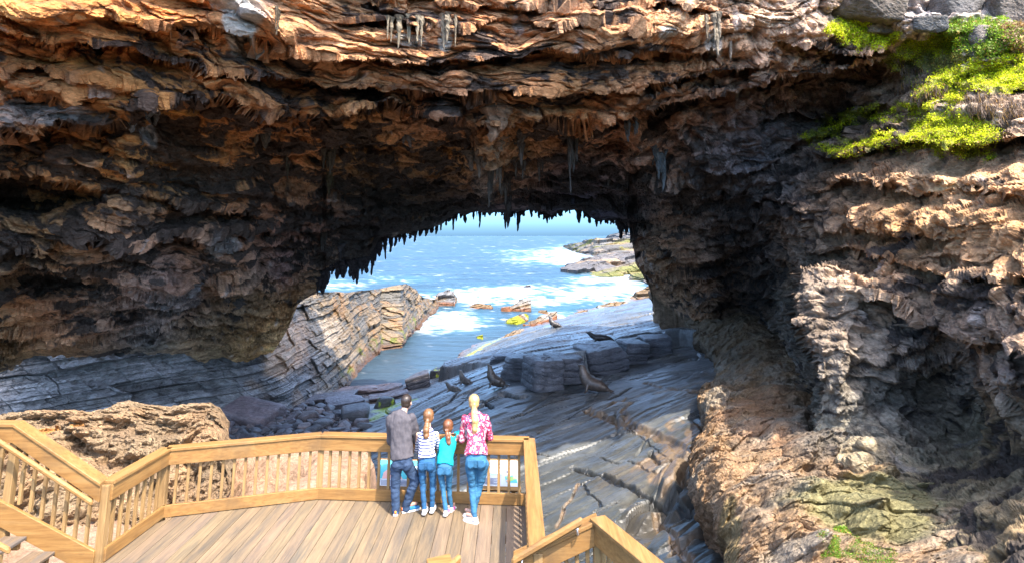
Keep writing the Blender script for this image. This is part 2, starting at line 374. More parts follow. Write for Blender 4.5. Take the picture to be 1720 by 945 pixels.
def arch_detail(P):
    x, y, z = P[..., 0], P[..., 1], P[..., 2]
    warp = fbm(P * .13, 3, 21)
    right = sst(3.5, 9, x) * sst(30, 26, y + 0 * x)
    sc = z - .011 * np.clip(x, -20, 14) ** 2 + 1.6 * warp
    def beds(s, per, seed):
        t = s / per; i = np.floor(t); f = t - i
        a = hsh(i + 500, seed); b = hsh(i + 501, seed)
        prof = np.where(f > .12, 1 - (f - .12) / .88, f / .12)
        return prof * (.25 + .9 * a)
    m1 = np.clip(.6 + 1.6 * perlin(P * np.array([.22, .22, .5]), 31), 0, 1.4)
    m2 = np.clip(.5 + 2.0 * perlin(P * np.array([.5, .5, 1.0]), 33), 0, 1.4)
    h = .75 * beds(sc, 1.5, 1) * m1 + .30 * beds(sc + .35 * fbm(P * .6, 2, 35), .47, 2) * m2
    h = h * (1 - .8 * right)
    sa = P * np.array([.26, .3, 1.1]) * (1 - right[..., None]) + P * np.array([.45, .45, .6]) * right[..., None]
    h += .8 * fbm(sa, 5, 41, .5) + .22 * fbm(sa * 2.1, 3, 47, .55, 2) + .10 * (1 - .8 * right) * fbm(P * np.array([1.8, 1.8, 5.]), 3, 53, .6, 1)
    rr = fbm(P * .55, 4, 61, .5, 2)
    h += right * .5 * rr
    W_ = P + .35 * np.stack([fbm(P * .5, 2, 201), fbm(P * .5, 2, 203), fbm(P * .5, 2, 205)], -1) * 2
    W_ = W_ + (sc - z)[..., None] * np.array([0, 0, .8])
    c1, e1 = cells(W_ * np.array([.20, .2, 1.2]), 1); c2, e2 = cells(W_ * np.array([.48, .4, 2.6]), 5); c3, e3 = cells(W_ * np.array([1.5, 1.2, 6.]), 9)
    wr_ = worley(P * 1.25 + .4 * fbm(P * 1.1, 2, 71)[..., None]); h += right * (-.42 * sst(.3, .8, wr_[0]) + .55 * fbm(P * .28, 3, 73))
    h += (.55 * (c1 - .5) + .30 * (c2 - .5)) * (1 - .4 * right) + .14 * (c3 - .5) * (1 - .7 * right) - .10 * (1 - sst(0, .12, e1)) - .06 * (1 - sst(0, .14, e2)) + .16 * fbm(P * 1.3, 4, 63, .6) + right * (.10 * fbm(P * 4.5, 3, 67, .6, 2) - .10 * sst(.25, .6, fbm(P * 2.4, 3, 69)))
    CELL.append((c1, c2, c3, e1, e2))
    return h, sc
def arch_color(P, U, Vv, sc, h):
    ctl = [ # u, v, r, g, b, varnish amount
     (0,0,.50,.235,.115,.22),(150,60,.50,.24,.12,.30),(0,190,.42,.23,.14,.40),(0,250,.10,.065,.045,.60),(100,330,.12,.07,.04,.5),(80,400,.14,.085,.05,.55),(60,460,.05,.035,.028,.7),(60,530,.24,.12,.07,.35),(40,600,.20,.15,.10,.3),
     (200,200,.30,.16,.08,.5),(300,250,.15,.08,.035,.6),(300,330,.12,.07,.04,.65),(290,470,.24,.16,.13,.4),(400,430,.15,.095,.07,.5),(380,560,.27,.19,.12,.2),(480,590,.60,.38,.22,.1),(490,540,.60,.38,.22,.1),(455,585,.55,.36,.2,.1),(470,470,.08,.055,.05,.5),(250,560,.06,.06,.06,.4),  # pale entries at the opening's left edge paint sunlight onto shaded rock
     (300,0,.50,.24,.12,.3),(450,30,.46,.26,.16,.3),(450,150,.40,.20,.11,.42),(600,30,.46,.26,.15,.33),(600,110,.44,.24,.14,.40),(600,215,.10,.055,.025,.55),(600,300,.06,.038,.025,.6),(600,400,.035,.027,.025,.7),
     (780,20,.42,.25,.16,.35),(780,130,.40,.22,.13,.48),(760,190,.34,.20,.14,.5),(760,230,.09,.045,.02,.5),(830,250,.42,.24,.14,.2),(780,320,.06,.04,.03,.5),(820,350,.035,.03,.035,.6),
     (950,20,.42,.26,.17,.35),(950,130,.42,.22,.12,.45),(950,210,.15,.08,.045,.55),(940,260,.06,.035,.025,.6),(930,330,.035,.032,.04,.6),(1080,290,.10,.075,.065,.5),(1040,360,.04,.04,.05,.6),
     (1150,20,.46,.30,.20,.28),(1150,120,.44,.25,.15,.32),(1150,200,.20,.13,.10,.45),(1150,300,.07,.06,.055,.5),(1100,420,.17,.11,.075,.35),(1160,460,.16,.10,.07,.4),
     (1300,20,.48,.34,.25,.2),(1300,110,.42,.27,.19,.25),(1280,180,.17,.135,.13,.35),(1400,50,.46,.33,.25,.2),(1480,100,.40,.24,.15,.3),(1420,170,.055,.055,.06,.4),(1300,250,.10,.09,.09,.4),(1250,330,.07,.065,.065,.45),(1300,420,.10,.08,.07,.5),(1270,500,.04,.033,.03,.5),  # near-black cave entries put the recess shade into the colour
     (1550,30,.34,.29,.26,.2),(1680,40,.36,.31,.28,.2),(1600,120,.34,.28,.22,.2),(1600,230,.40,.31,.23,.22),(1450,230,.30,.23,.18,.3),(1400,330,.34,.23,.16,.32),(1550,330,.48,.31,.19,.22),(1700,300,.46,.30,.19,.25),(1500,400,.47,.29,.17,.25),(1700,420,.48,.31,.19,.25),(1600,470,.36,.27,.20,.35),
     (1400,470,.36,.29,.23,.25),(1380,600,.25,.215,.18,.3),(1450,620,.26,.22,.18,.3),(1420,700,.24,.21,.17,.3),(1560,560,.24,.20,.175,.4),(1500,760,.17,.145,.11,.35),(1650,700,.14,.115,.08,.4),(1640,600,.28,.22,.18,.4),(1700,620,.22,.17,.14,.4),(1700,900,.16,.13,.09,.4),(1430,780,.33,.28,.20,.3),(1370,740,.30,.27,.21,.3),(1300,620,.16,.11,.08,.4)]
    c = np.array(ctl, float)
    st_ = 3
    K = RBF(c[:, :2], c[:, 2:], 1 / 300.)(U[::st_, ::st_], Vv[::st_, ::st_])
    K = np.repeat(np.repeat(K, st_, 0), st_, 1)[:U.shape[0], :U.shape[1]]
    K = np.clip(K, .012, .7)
    base = K[..., :3]; base = base * (1 + (2.6 - 1.9 * sst(1100, 1240, U)[..., None]) * (1 - sst(.04, .2, base.mean(-1, keepdims=True)))); var = np.clip(K[..., 3], .1, .8)  # dark ceiling colours raised to stand in for bounce light, less on the right
    c2x, c3x = CELL[0][1], CELL[0][2]
    n = fbm(np.stack([P[..., 0] * .35, P[..., 1] * .35, sc * 1.3], -1), 6, 71, .6) + .25 * fbm(P * 2.2, 3, 77, .6)
    thr = (var - .5) * .95
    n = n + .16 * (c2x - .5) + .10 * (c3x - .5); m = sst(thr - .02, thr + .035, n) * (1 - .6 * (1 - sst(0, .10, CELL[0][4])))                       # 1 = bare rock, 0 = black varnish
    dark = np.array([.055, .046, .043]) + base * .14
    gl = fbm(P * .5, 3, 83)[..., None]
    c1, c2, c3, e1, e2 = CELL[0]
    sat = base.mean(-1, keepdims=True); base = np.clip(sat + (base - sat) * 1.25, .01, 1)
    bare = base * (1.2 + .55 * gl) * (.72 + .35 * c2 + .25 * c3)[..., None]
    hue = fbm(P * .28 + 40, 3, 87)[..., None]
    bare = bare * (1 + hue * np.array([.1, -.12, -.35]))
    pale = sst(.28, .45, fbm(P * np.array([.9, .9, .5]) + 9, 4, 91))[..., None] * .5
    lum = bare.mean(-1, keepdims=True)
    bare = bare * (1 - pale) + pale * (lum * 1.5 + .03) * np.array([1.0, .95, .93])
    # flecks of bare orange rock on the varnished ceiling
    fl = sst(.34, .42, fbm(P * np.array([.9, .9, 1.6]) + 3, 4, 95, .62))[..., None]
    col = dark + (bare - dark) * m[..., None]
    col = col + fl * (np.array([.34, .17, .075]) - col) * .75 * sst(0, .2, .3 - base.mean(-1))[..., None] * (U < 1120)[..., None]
    # grey flowstone curtain, ochre streak and chalky patch
    for (cu, cv, ru, rv, cc, am) in [(405,45,26,52,(.44,.41,.36),.9),(415,8,50,22,(.5,.46,.42),.7),(490,12,60,26,(.62,.32,.15),.7),(60,188,90,20,(.42,.36,.33),.7),(105,102,60,6,(.5,.24,.07),.7),(300,190,40,8,(.55,.28,.07),.6),
                                     (245,222,15,22,(.46,.45,.45),.9),(1120,55,18,12,(.45,.44,.40),.8),(1200,70,16,28,(.42,.40,.36),.7),(685,68,30,12,(.46,.43,.38),.85),(748,72,12,18,(.46,.43,.38),.85),(362,405,26,18,(.36,.34,.34),.8),(290,500,50,18,(.36,.32,.32),.6),(832,252,22,22,(.5,.32,.2),.7),(815,300,22,30,(.38,.33,.30),.6),
                                     (1500,850,90,40,(.24,.23,.12),.5),(1070,340,40,30,(.12,.12,.13),.5)]:
        q = np.exp(-(((U - cu) / ru) ** 2 + ((Vv - cv) / rv) ** 2) ** 1.5)
        k = (am * sst(.25, .6, q + .5 * fbm(P * 1.3, 3, 97)))[..., None]
        col = col * (1 - k) + np.array(cc) * (.8 + .4 * m[..., None]) * k
    for pl, gc in GREEN:
        k = sst(-6, 5, poly_sd(pl, U, Vv) - 3 + 34 * fbm(np.stack([U / 22, Vv / 14, 0 * U], -1), 4, 3))[..., None] * .75
        col = col * (1 - k) + np.array(gc) * (.7 + .6 * c2[..., None]) * k
    return np.clip(col, .008, .75)
def build_arch():
    us = np.concatenate([np.linspace(-160, -10, 40), np.linspace(-8, 1728, 1060), np.linspace(1740, 1900, 40)])
    nr = 430
    def near_top(u): return np.interp(u, [-200, 1150, 1400, 1900], [480, 480, 150, 120])
    t = np.concatenate([np.linspace(-.42, -.02, 40), np.linspace(0, 1, nr - 40)])
    bot = np.interp(us, AB[:, 0], AB[:, 1]) + 4 * perlin(np.stack([us / 9, us * 0, us * 0], -1), 2) * ((us > 560) & (us < 1050)) + (7 * perlin(np.stack([us / 26, us * 0, us * 0 + 9], -1), 2) + 5 * perlin(np.stack([us / 8, us * 0, us * 0 + 5], -1), 2)) * (us < 470)
    U = np.repeat(us[None], nr, 0)
    Vv = np.where(t[:, None] < 0, t[:, None] * near_top(us)[None], t[:, None] * bot[None])
    d = arch_depth(U, Vv)
    P = at(U, Vv, d)
    n = grid_normals(P)
    cam_p = np.array([0, 0, CAM_Z]); tc = cam_p - P; tc /= np.linalg.norm(tc, axis=-1, keepdims=True)
    n = n * np.sign((n * tc).sum(-1, keepdims=True) + 1e-9)
    dirn = tc * .75 + n * .45 + np.array([0, 0, -.12]); dirn /= np.linalg.norm(dirn, axis=-1, keepdims=True)
    h, sc = arch_detail(P)
    edge = sst(0, 26, (bot[None] - Vv)) * .85 + .15        # calm towards the lip so the outline stays where it is
    amp = (d / 22) ** .55 * edge
    Q = P + dirn * (h * amp)[..., None]
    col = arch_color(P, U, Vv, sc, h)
    # back of the shell: past the lip, up and over to the top row
    lip = Q[-1]; top = Q[0]
    c0 = np.array([0, 0, CAM_Z])
    def away(p, dist, up):                                 # further from the middle of the cove, and up
        h_ = p - c0; L_ = np.linalg.norm(h_[:, :2], axis=-1, keepdims=True)
        return c0 + h_ * (1 + dist / L_) + np.array([0, 0, 1.]) * (up if np.ndim(up) == 2 else float(up))
    zt = np.interp(us, [-200, 0, 1000, 1150, 1400, 1900], [14, 14, 13.5, 13, 12, 11])
    hi = np.interp(us, [-200, 1100, 1300, 1900], [1, 1, 1, 1])
    far = np.linalg.norm((Q - c0)[..., :2], axis=-1).max(0) - np.linalg.norm((lip - c0)[:, :2], axis=-1)
    far = np.maximum(far, 0)[:, None]; rt = sst(1085, 1110, us)[:, None]
    k1 = away(lip, .8 * (1 - rt) + .4 * rt, .25 * (1 - rt) - 2.5 * rt); k2 = away(lip, 1.6 + far + 3 * rt, 0)
    k2[:, 2] = k2[:, 2] * 0 + (lip[:, 2] + 1.2 * (1 - rt[:, 0]) - 1.2 * rt[:, 0])
    k3 = away(lip, 2.6 + far + 4 * rt, 0); k3[:, 2] = np.maximum(lip[:, 2], 9)
    k4 = k3.copy(); k4[:, 2] = np.maximum(zt, top[:, 2] + .5)
    k4b = away(top, 4.5, 0); k4b[:, 2] = k4[:, 2]
    cyc = [lip, k1, k2, k3, k4, (k4 + k4b) / 2, k4b, away(top, 1.2, .5)]
    rows = []
    for a, b, m in zip(cyc[:-1], cyc[1:], (6, 8, 8, 6, 8, 8, 4)):
        for q in range(1, m + 1):
            rows.append(a + (b - a) * (q / m))
    Bk = np.array(rows)
    Bk[:-2] += (fbm(Bk[:-2] * .3, 3, 5)[..., None]) * np.array([0, .8, .8]) * np.linspace(0, 1, len(rows) - 2)[:, None, None] ** .3
    bc = np.broadcast_to(np.array([.22, .15, .1]), Bk.shape)
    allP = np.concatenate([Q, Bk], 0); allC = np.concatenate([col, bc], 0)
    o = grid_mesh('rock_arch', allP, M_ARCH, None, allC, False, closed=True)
    tag(o, kind='structure')
    return o, us, Vv, U, Q, n
ARCH, A_us, A_V, A_U, A_Q, A_N = build_arch()
def arch_hit(u, v):
    """point of the arch surface seen at pixel (u, v)"""
    i = int(np.argmin(abs(A_us - u))); j = int(np.argmin(abs(A_V[:, i] - v))); return A_Q[j, i]
# ---- stalactites: parts of the arch
M_STAL = rock_mat('stalactite_stone', 1.6, .05, .75, (.6, 1.4), (1, 1, .6))
def stalactite(u, v0, v1, wpx, colr, d=None, seed=0, fork=0):
    rs = np.random.RandomState(seed + int(u * 7)); parts = [(0, 0, 1.0, 1.0)]
    for _ in range(fork): parts.append((rs.uniform(-1, 1) * wpx * .75, rs.uniform(-.3, .3), rs.uniform(.25, .75), rs.uniform(.5, .9)))
    VV, FF, CC = [], [], []
    for du, dy, lf, wf in parts:
        v_, f_, c_ = _stal(u + du, v0, v0 + (v1 - v0) * lf, wpx * wf, colr, d, seed + int(du * 13), dy); n0 = len(VV); VV += v_; CC += c_; FF += [tuple(a + n0 for a in f) for f in f_]
    return raw_mesh('stalactite', VV, FF, M_STAL, ARCH, False, np.clip(CC, .01, .7))
def _stal(u, v0, v1, wpx, colr, d, seed, dyy):
    top = arch_hit(u, v0) if d is None else at(u, v0, d)
    dd = float(top[1]) - .25 + dyy; s = dd / FOC
    z1 = float(at(u, v1, dd)[2]); x0, y0, z0 = float(top[0]), dd, float(top[2]) + .5
    r0 = wpx * s * .5; rs = np.random.RandomState(seed + int(u * 7))
    nr, ns = 16, 9; V_ = []; C_ = []; bend = rs.normal(0, .3, 2) * r0
    ph = rs.uniform(0, 6.28); pw = rs.uniform(.45, 1.6); kk = rs.uniform(8, 22)
    for i in range(nr):
        f = i / (nr - 1); r = r0 * ((1 - f) ** pw * .75 + .2 * (1 - f) + .24 * (f < .97) + .5 * math.exp(-f * 9)) * (1 + .30 * math.sin(f * kk + ph) * (1 - .5 * f))
        for j in range(ns):
            a = 6.2832 * j / ns
            rr = r * (1 + rs.normal(0, .13))
            V_.append((x0 + bend[0] * math.sin(f * 3) + rr * math.cos(a), y0 + bend[1] * f + rr * math.sin(a), z0 + (z1 - z0) * f))
            C_.append(np.array(colr) * (1 + rs.normal(0, .15)))
    F = [(i * ns + j, i * ns + (j + 1) % ns, (i + 1) * ns + (j + 1) % ns, (i + 1) * ns + j) for i in range(nr - 1) for j in range(ns)]
    F.append(tuple(range((nr - 1) * ns, nr * ns)))
    return V_, F, C_
DK = (.04, .033, .035)
for (u, v0, v1, w, c) in [ # large ones that hang in front of the ceiling
    (822,285,350,9,(.20,.17,.15)),(852,330,384,9,(.14,.12,.12)),(850,300,345,12,(.22,.18,.16)),(957,236,328,9,(.20,.18,.17)),(962,236,290,11,(.2,.18,.17)),(1110,256,322,13,(.22,.25,.27)),(1104,250,290,16,(.2,.22,.24)),(1056,206,240,11,(.22,.23,.24)),(1066,206,226,8,(.22,.23,.24)),
    (868,235,280,13,(.24,.2,.18)),(866,275,300,8,(.25,.22,.2)),(878,270,305,7,(.2,.17,.15)),(905,280,308,8,(.22,.17,.15)),(560,255,295,14,(.2,.16,.12)),(558,300,330,10,(.16,.13,.08)),(488,280,302,5,(.18,.15,.11)),(240,205,240,24,(.4,.39,.38)),(250,210,228,16,(.4,.39,.38)),
    (450,232,250,20,(.28,.24,.2)),(692,232,248,15,(.34,.29,.27)),(672,58,82,12,(.42,.4,.34)),(690,55,76,10,(.42,.4,.34)),(708,58,80,8,(.42,.4,.34)),(660,60,72,8,(.42,.4,.34)),(748,58,86,15,(.44,.41,.35)),(766,60,80,6,(.38,.35,.3)),(1198,52,95,13,(.42,.4,.36)),(1192,50,70,10,(.4,.38,.34)),(1180,50,68,6,(.38,.35,.3)),(1222,80,100,9,(.4,.36,.33)),
    (360,398,424,18,(.28,.26,.26)),(372,395,420,12,(.24,.22,.22)),(378,410,428,12,(.28,.26,.26)),(120,455,470,14,(.34,.32,.32)),(463,40,60,9,(.2,.18,.15)),(1020,300,318,6,(.2,.18,.18)),
    (437,405,420,8,(.18,.14,.13)),(545,395,425,9,(.13,.11,.10)),(575,415,440,8,(.12,.1,.1)),(825,200,240,30,(.4,.24,.15)),(805,225,262,22,(.36,.2,.12)),(835,240,268,26,(.4,.25,.16)),(808,262,300,16,(.3,.22,.17)),(838,270,318,12,(.28,.22,.18)),(280,505,520,26,(.3,.27,.27)),(320,480,500,22,(.3,.27,.27)),(395,505,520,20,(.22,.18,.16))]:
    stalactite(u, v0, v1, w * (1 if v0 > 100 else .8), np.array(c) * (.5 if v0 > 100 else .42) * (np.array([1, 1, 1]) if v0 > 100 else np.array([1.1, .95, .78])), fork=3 if v0 > 100 else 1)
# fringe along the lip
_rs = np.random.RandomState(4)
for _u in np.sort(_rs.uniform(548, 1052, 34)):
    _b = float(np.interp(_u, AB[:, 0], AB[:, 1])); stalactite(float(_u), _b - 14, _b + _rs.choice([4, 7, 11], p=[.5, .35, .15]), _rs.uniform(10, 20), (.05, .042, .043), d=46.3 + _rs.uniform(-.6, .6), fork=5)
tips = [(549,456,486,8),(560,450,462,7),(569,447,470,7),(580,445,468,9),(590,446,466,8),(597,447,472,9),(603,447,478,6),(611,444,462,8),(618,436,460,7),(626,425,464,6),(633,410,440,6),(640,400,432,8),(646,397,420,8),(651,397,437,8),(657,397,425,7),(664,396,415,6),(672,394,408,7),(681,391,413,6),(689,390,402,7),(697,388,408,5),(706,386,398,6),(716,382,398,8),(724,378,392,6),
        (733,375,395,5),(741,371,388,7),(750,367,380,5),(762,360,388,6),(774,357,368,6),(783,356,376,4),(805,356,384,4),(796,356,370,5),(815,356,366,6),(832,357,364,7),(849,357,386,8),(858,355,366,8),(869,354,390,5),(872,354,376,9),(880,353,364,7),(893,353,366,7),(905,357,368,8),(919,362,376,9),(912,360,370,6),(926,361,370,7),(934,357,366,5),(944,352,364,6),(957,350,360,5),
        (972,352,376,8),(980,356,368,7),(990,364,376,8),(1001,370,382,6),(1008,370,378,4),(1016,370,376,4),(1024,370,378,4),(1033,371,380,4),(1041,374,402,9),(1050,380,396,9),(1060,384,400,8),(545,470,494,6),(536,482,496,5)]
for (u, v0, v1, w) in tips:
    stalactite(u, v0 - 6, v1, w * (1.0 + 1.3 * float(hsh(u * 3 + 11, 5))), DK, d=46.3 + .8 * (float(hsh(u, 9)) - .5), fork=1 + u % 3)
# ================================================================== SLATE WALL AND LAYERED OUTCROP (left)
M_SLATE = rock_mat('slate_wall_stone', .9, .10, .62, (.6, 1.45), (1, 1, 2.2), spec=.5)
def build_slate():
    top = np.array([(-160,560),(0,545),(230,500),(440,500),(480,500),(497,512),(515,496),(533,489),(586,491),(600,488),(635,485),(660,480),(683,476),(697,486),(702,491),(712,499),(728,503),(735,496),(748,489),(762,490),(768,500)], float)
    bot = np.array([(-160,760),(0,745),(250,720),(400,712),(480,700),(540,680),(585,655),(602,637),(620,617),(637,603),(640,597),(675,593),(685,578),(700,562),(720,543),(734,531),(736,520),(768,516)], float)
    us = np.concatenate([np.linspace(-160, -6, 40), np.linspace(-4, 768, 760)])
    nr = 250
    t = np.linspace(0, 1, nr)[:, None]
    tv = np.interp(us, top[:, 0], top[:, 1]); bv = np.interp(us, bot[:, 0], bot[:, 1])
    U = np.repeat(us[None], nr, 0); Vv = tv + (bv - tv) * t
    # distance of the foot
    zf = np.interp(us, [-160, 0, 400, 560, 600, 800], [-7.5, -7.8, -8.8, -9.6, -9.9, -9.9])
    df = dz(bv, zf)
    wv_ = np.array([(-160,3.2),(0,3.5),(300,4.5),(450,5),(520,10),(600,14),(700,14),(768,6)], float)
    lean = np.interp(us, wv_[:, 0], wv_[:, 1])
    d = df + lean * (1 - t) ** 1.15
    P = at(U, Vv, d)
    # bedding planes dip; blocks from joints
    x, y, z = P[..., 0], P[..., 1], P[..., 2]
    al = x * .45 + y * .89                                          # along the wall
    wr = fbm(P * .1, 3, 3)
    s = z - .045 * (al - 30) + .45 * wr
    h = np.zeros_like(z); groove = np.zeros_like(z)
    tone = np.zeros_like(z)
    for per, wid, amp, sd in ((1.35, 5.5, .95, 1), (.5, 2.4, .50, 2), (.19, 1.1, .16, 3)):
        ss = s / per + .22 * fbm(P * .35, 2, sd * 3); i = np.floor(ss); f = ss - i
        aa = al / wid * (.7 + .6 * hsh(i + 90, sd)) + hsh(i + 40, sd + 7) * 9 + .12 * perlin(P * .8, sd) + .15 * f; j = np.floor(aa); g = aa - j
        r = hsh(i * 57 + j * 131 + 7000, sd)
        e = np.minimum(np.minimum(f, 1 - f) * per, np.minimum(g, 1 - g) * wid)
        gr = 1 - sst(0, .05 * per + .02, e)
        rb = hsh(i * 17 + 300, sd + 20); h += amp * (.6 * (r - .5) + .65 * (rb - .5)) * (1.25 if sd < 3 else 1) - gr * .13 * amp ** .5 * (hsh(i * 3 + j, sd + 3) > .45)
        groove = np.maximum(groove, gr * (amp > .2)); tone += (r - .5) * (.5 if sd == 1 else .8 if sd == 2 else .4)
    h += .55 * fbm(P * .4, 4, 8) + .2 * fbm(P * np.array([1.6, 1.6, 3]), 4, 11, .6)
    Q = P.copy(); n = np.array([.55, -.8, .25]); n /= np.linalg.norm(n)
    endf = sst(0, .03, (1 - np.abs(2 * t - 1)))
    rough_top = (sst(0, 8, us - 490))[None]
    Q += n * (h * (.35 + .65 * endf))[..., None]
    # colours: one slate painted grey as shaded in the cave, tan and grey as sunlit outside, pale smooth patch, moss and weed at the waterline
    out = sst(480, 590, U + 40 * fbm(P * .2, 3, 12) + .5 * (600 - Vv))[..., None]
    dk = np.array([.20, .195, .195]) * (1 + .9 * tone[..., None] + .6 * fbm(P * .9, 4, 13, .6)[..., None]); 
    dk = dk + sst(.1, .35, fbm(P * .3, 4, 14))[..., None] * np.array([.11, .105, .11]) * .6
    tan = np.array([.36, .27, .17]); gry = np.array([.17, .17, .17]); org = np.array([.42, .24, .10])
    q = sst(-.32, .32, tone + .7 * fbm(P * .25, 3, 15))[..., None]
    lt = gry * (1 - q) + tan * q
    q = sst(.12, .3, fbm(P * .4, 3, 16))[..., None]; lt = lt * (1 - q * .6) + org * q * .6
    pp = sst(-.2, .3, 1 - np.hypot((U - 525) / 48, (Vv - 562) / 42) + .6 * fbm(P * .4, 3, 18))[..., None]; lt = lt * (1 - pp) + np.array([.50, .44, .38]) * pp
    pp = sst(-.2, .3, 1 - np.hypot((U - 560) / 55, (Vv - 600) / 14) + .6 * fbm(P * .4, 3, 19))[..., None]; lt = lt * (1 - pp * .7) + np.array([.42, .38, .34]) * pp * .7
    c = dk * (1 - out) + lt * out
    c *= (1 - .25 * groove)[..., None]
    pp = sst(-.3, .3, 1 - np.hypot((U - 478) / 40, (Vv - 578) / 50) + .6 * fbm(P * .5, 4, 31))[..., None]; c = c * (1 - pp) + np.array([.62, .42, .28]) * (.8 + .4 * tone[..., None]) * pp  # brown patch painted as if sunlit, where the sun does not reach
    br = sst(.0, .3, fbm(P * .5, 3, 19) - .12 + .5 * sst(330, 560, U) * sst(600, 680, Vv) - .25)[..., None]
    c = c * (1 - .6 * br) + np.array([.24, .16, .10]) * .6 * br
    zz = z + .5 * fbm(P * .6, 3, 20)
    wet = (1 - sst(-9.4, -8.4, zz)) * sst(560, 610, U)
    c = c * (1 - .75 * wet[..., None]) + np.array([.17, .07, .03]) * .75 * wet[..., None]
    ms = sst(-9.1, -8.7, zz) * (1 - sst(-8.1, -7.5, zz)) * sst(.12, .2, fbm(P * .6, 4, 22) + .03) * sst(560, 600, U) * (1 - sst(700, 720, U))
    c = c * (1 - ms[..., None]) + np.array([.20, .24, .02]) * ms[..., None]
    c = c * (1 - .58 * out) * (1 + out * np.array([.10, .0, -.16]))  # sunlit outcrop coloured darker to tone the sun down, and warmer
    # top rows turn back so the ridge has depth
    bk = []
    for k, (dy, dzz) in enumerate([(1.5, .05), (4, -.3), (8, -1.5), (12, -5), (14, -9)]):
        bk.append(radial(Q[0], dy, dzz * .8 - .05 * dy))
    B = np.array(bk[::-1]); Cb = np.repeat(c[:1] , len(bk), 0)
    low = []
    for k, (dy, dzz) in enumerate([(-.3, -1.0), (-.5, -3.0)]):
        low.append(Q[-1] + np.array([0, dy, dzz]))
    Q = np.concatenate([B, Q, np.array(low)], 0); c = np.concatenate([Cb, c, np.repeat(c[-1:], 2, 0)], 0)
    o = grid_mesh('slate_wall', Q, M_SLATE, None, np.clip(c, .01, .7)); tag(o, kind='structure')
    return o
SLATE = build_slate()

# ================================================================== ROCK PLATFORM (slab) — one sheet, runs under the sea
M_PLAT = NT('slate_slab_stone')
def _m():
    m = M_PLAT; p = m.pos((1, 1, 1), (0, 0, R(-22))); 
    mp = m.n('ShaderNodeMapping'); mp.inputs['Scale'].default_value = (.5, 1.5, 2); m.l(p, mp.inputs[0])
    g = m.noise(mp.outputs[0], 1.3, 8, .65); q = m.noise(m.pos(), 5, 7, .65); big = m.noise(m.pos(), .25, 4, .5)
    c = m.mix(tint(m), m.ramp(g, [(.3, .62), (.7, 1.4)]), 1.0, 'MULTIPLY'); c = m.mix(c, m.ramp(q, [(.3, .8), (.7, 1.2)]), 1.0, 'MULTIPLY')
    m.base(c); h = m.math('ADD', m.math('MULTIPLY', g, 1.4), m.math('MULTIPLY', q, .7)); m.bump(h, .7, .04)
    # wet sheen in places
    m.set(Roughness=m.ramp(m.math('ADD', m.math('MULTIPLY', big, .7), m.math('MULTIPLY', g, .35)), [(.38, .24), (.62, .55)]), Specular_IOR_Level=.6)
    return m.m
M_PLAT = _m()
P_low = [(607,722,-8.4),(648,682,-8.9),(690,660,-8.9),(730,645,-8.8),(779,608,-9.4),(793,597,-9.6),(868,560,-9.4),(920,550,-7.3),(945,540,-7.8),(972,532,-8.6),(1065,506,-8.9),
 (757,655,-6.3),(775,645,-6.5),(840,650,-4.9),(820,612,-6.0),(850,604,-5.2),(931,647,-4.7),(995,658,-4.4),(700,690,-6.6),(800,720,-5.6),(900,850,-6.3),(1000,760,-5.5),(1150,700,-4.1),(1180,640,-3.7),
 (1100,850,-5.3),(1180,930,-4.6),(1170,800,-4.3),(650,760,-7.2),(700,850,-7.0),(620,900,-7.5),(900,1000,-6.6),(1200,1000,-4.7),(1043,612,-4.3),(1087,597,-4.2),(1150,585,-3.9),(1190,610,-3.6),(1300,600,-3.0),(1300,800,-3.6),
 (860,585,-7.0),(900,570,-6.7),(1000,560,-5.8),(1050,540,-5.6),(1100,515,-6.2),(1140,505,-5.5),
 (560,690,-8.8),(480,715,-8.7),(400,735,-8.5),(300,760,-8.2),(0,790,-8),(-200,800,-8),(500,640,-8.8),(540,800,-8.4),(300,900,-8),(0,1000,-8),
 (600,655,-9.5),(640,600,-11.5),(640,560,-12),(700,600,-11.5),(740,560,-12),(800,540,-12),(760,520,-13),(850,525,-11.5),(900,515,-11.5),(960,505,-11.5),(1040,495,-12),(600,530,-12),(900,480,-13),(1050,470,-13),(1200,460,-9),(1000,440,-16),(700,440,-16),(650,640,-10.4),(690,640,-9.9)]
P_up = [(861,593,-4.6),(880,597,-3.9),(909,602,-3.1),(940,597,-3.0),(978,588,-3.0),(1028,572,-2.95),(1084,560,-2.8),(1140,552,-2.8),(1200,560,-2.6),(1008,571,-4.6),(928,549,-5.9),(900,570,-5.6),(860,580,-6.0),(800,600,-8.6),
 (868,560,-9.0),(920,547,-6.6),(972,532,-8.0),(1065,506,-8.7),(1000,540,-6.0),(1050,545,-4.9),(1100,520,-4.6),(1140,502,-4.3),(1170,520,-3.4)]
U_poly_px = [(742,604,-6.9),(800,603,-6.2),(861,593.5,-4.6),(885,598,-3.8),(909,602,-3.1),(945,596,-3.0),(978,590,-3.0),(1028,574,-2.95),(1084,561,-2.8),(1140,556,-2.8),(1230,560,-2.6),(1260,480,-3),(1120,488,-8),(1030,505,-10),(972,526,-10.5),(868,554,-11),(790,590,-11.0)]
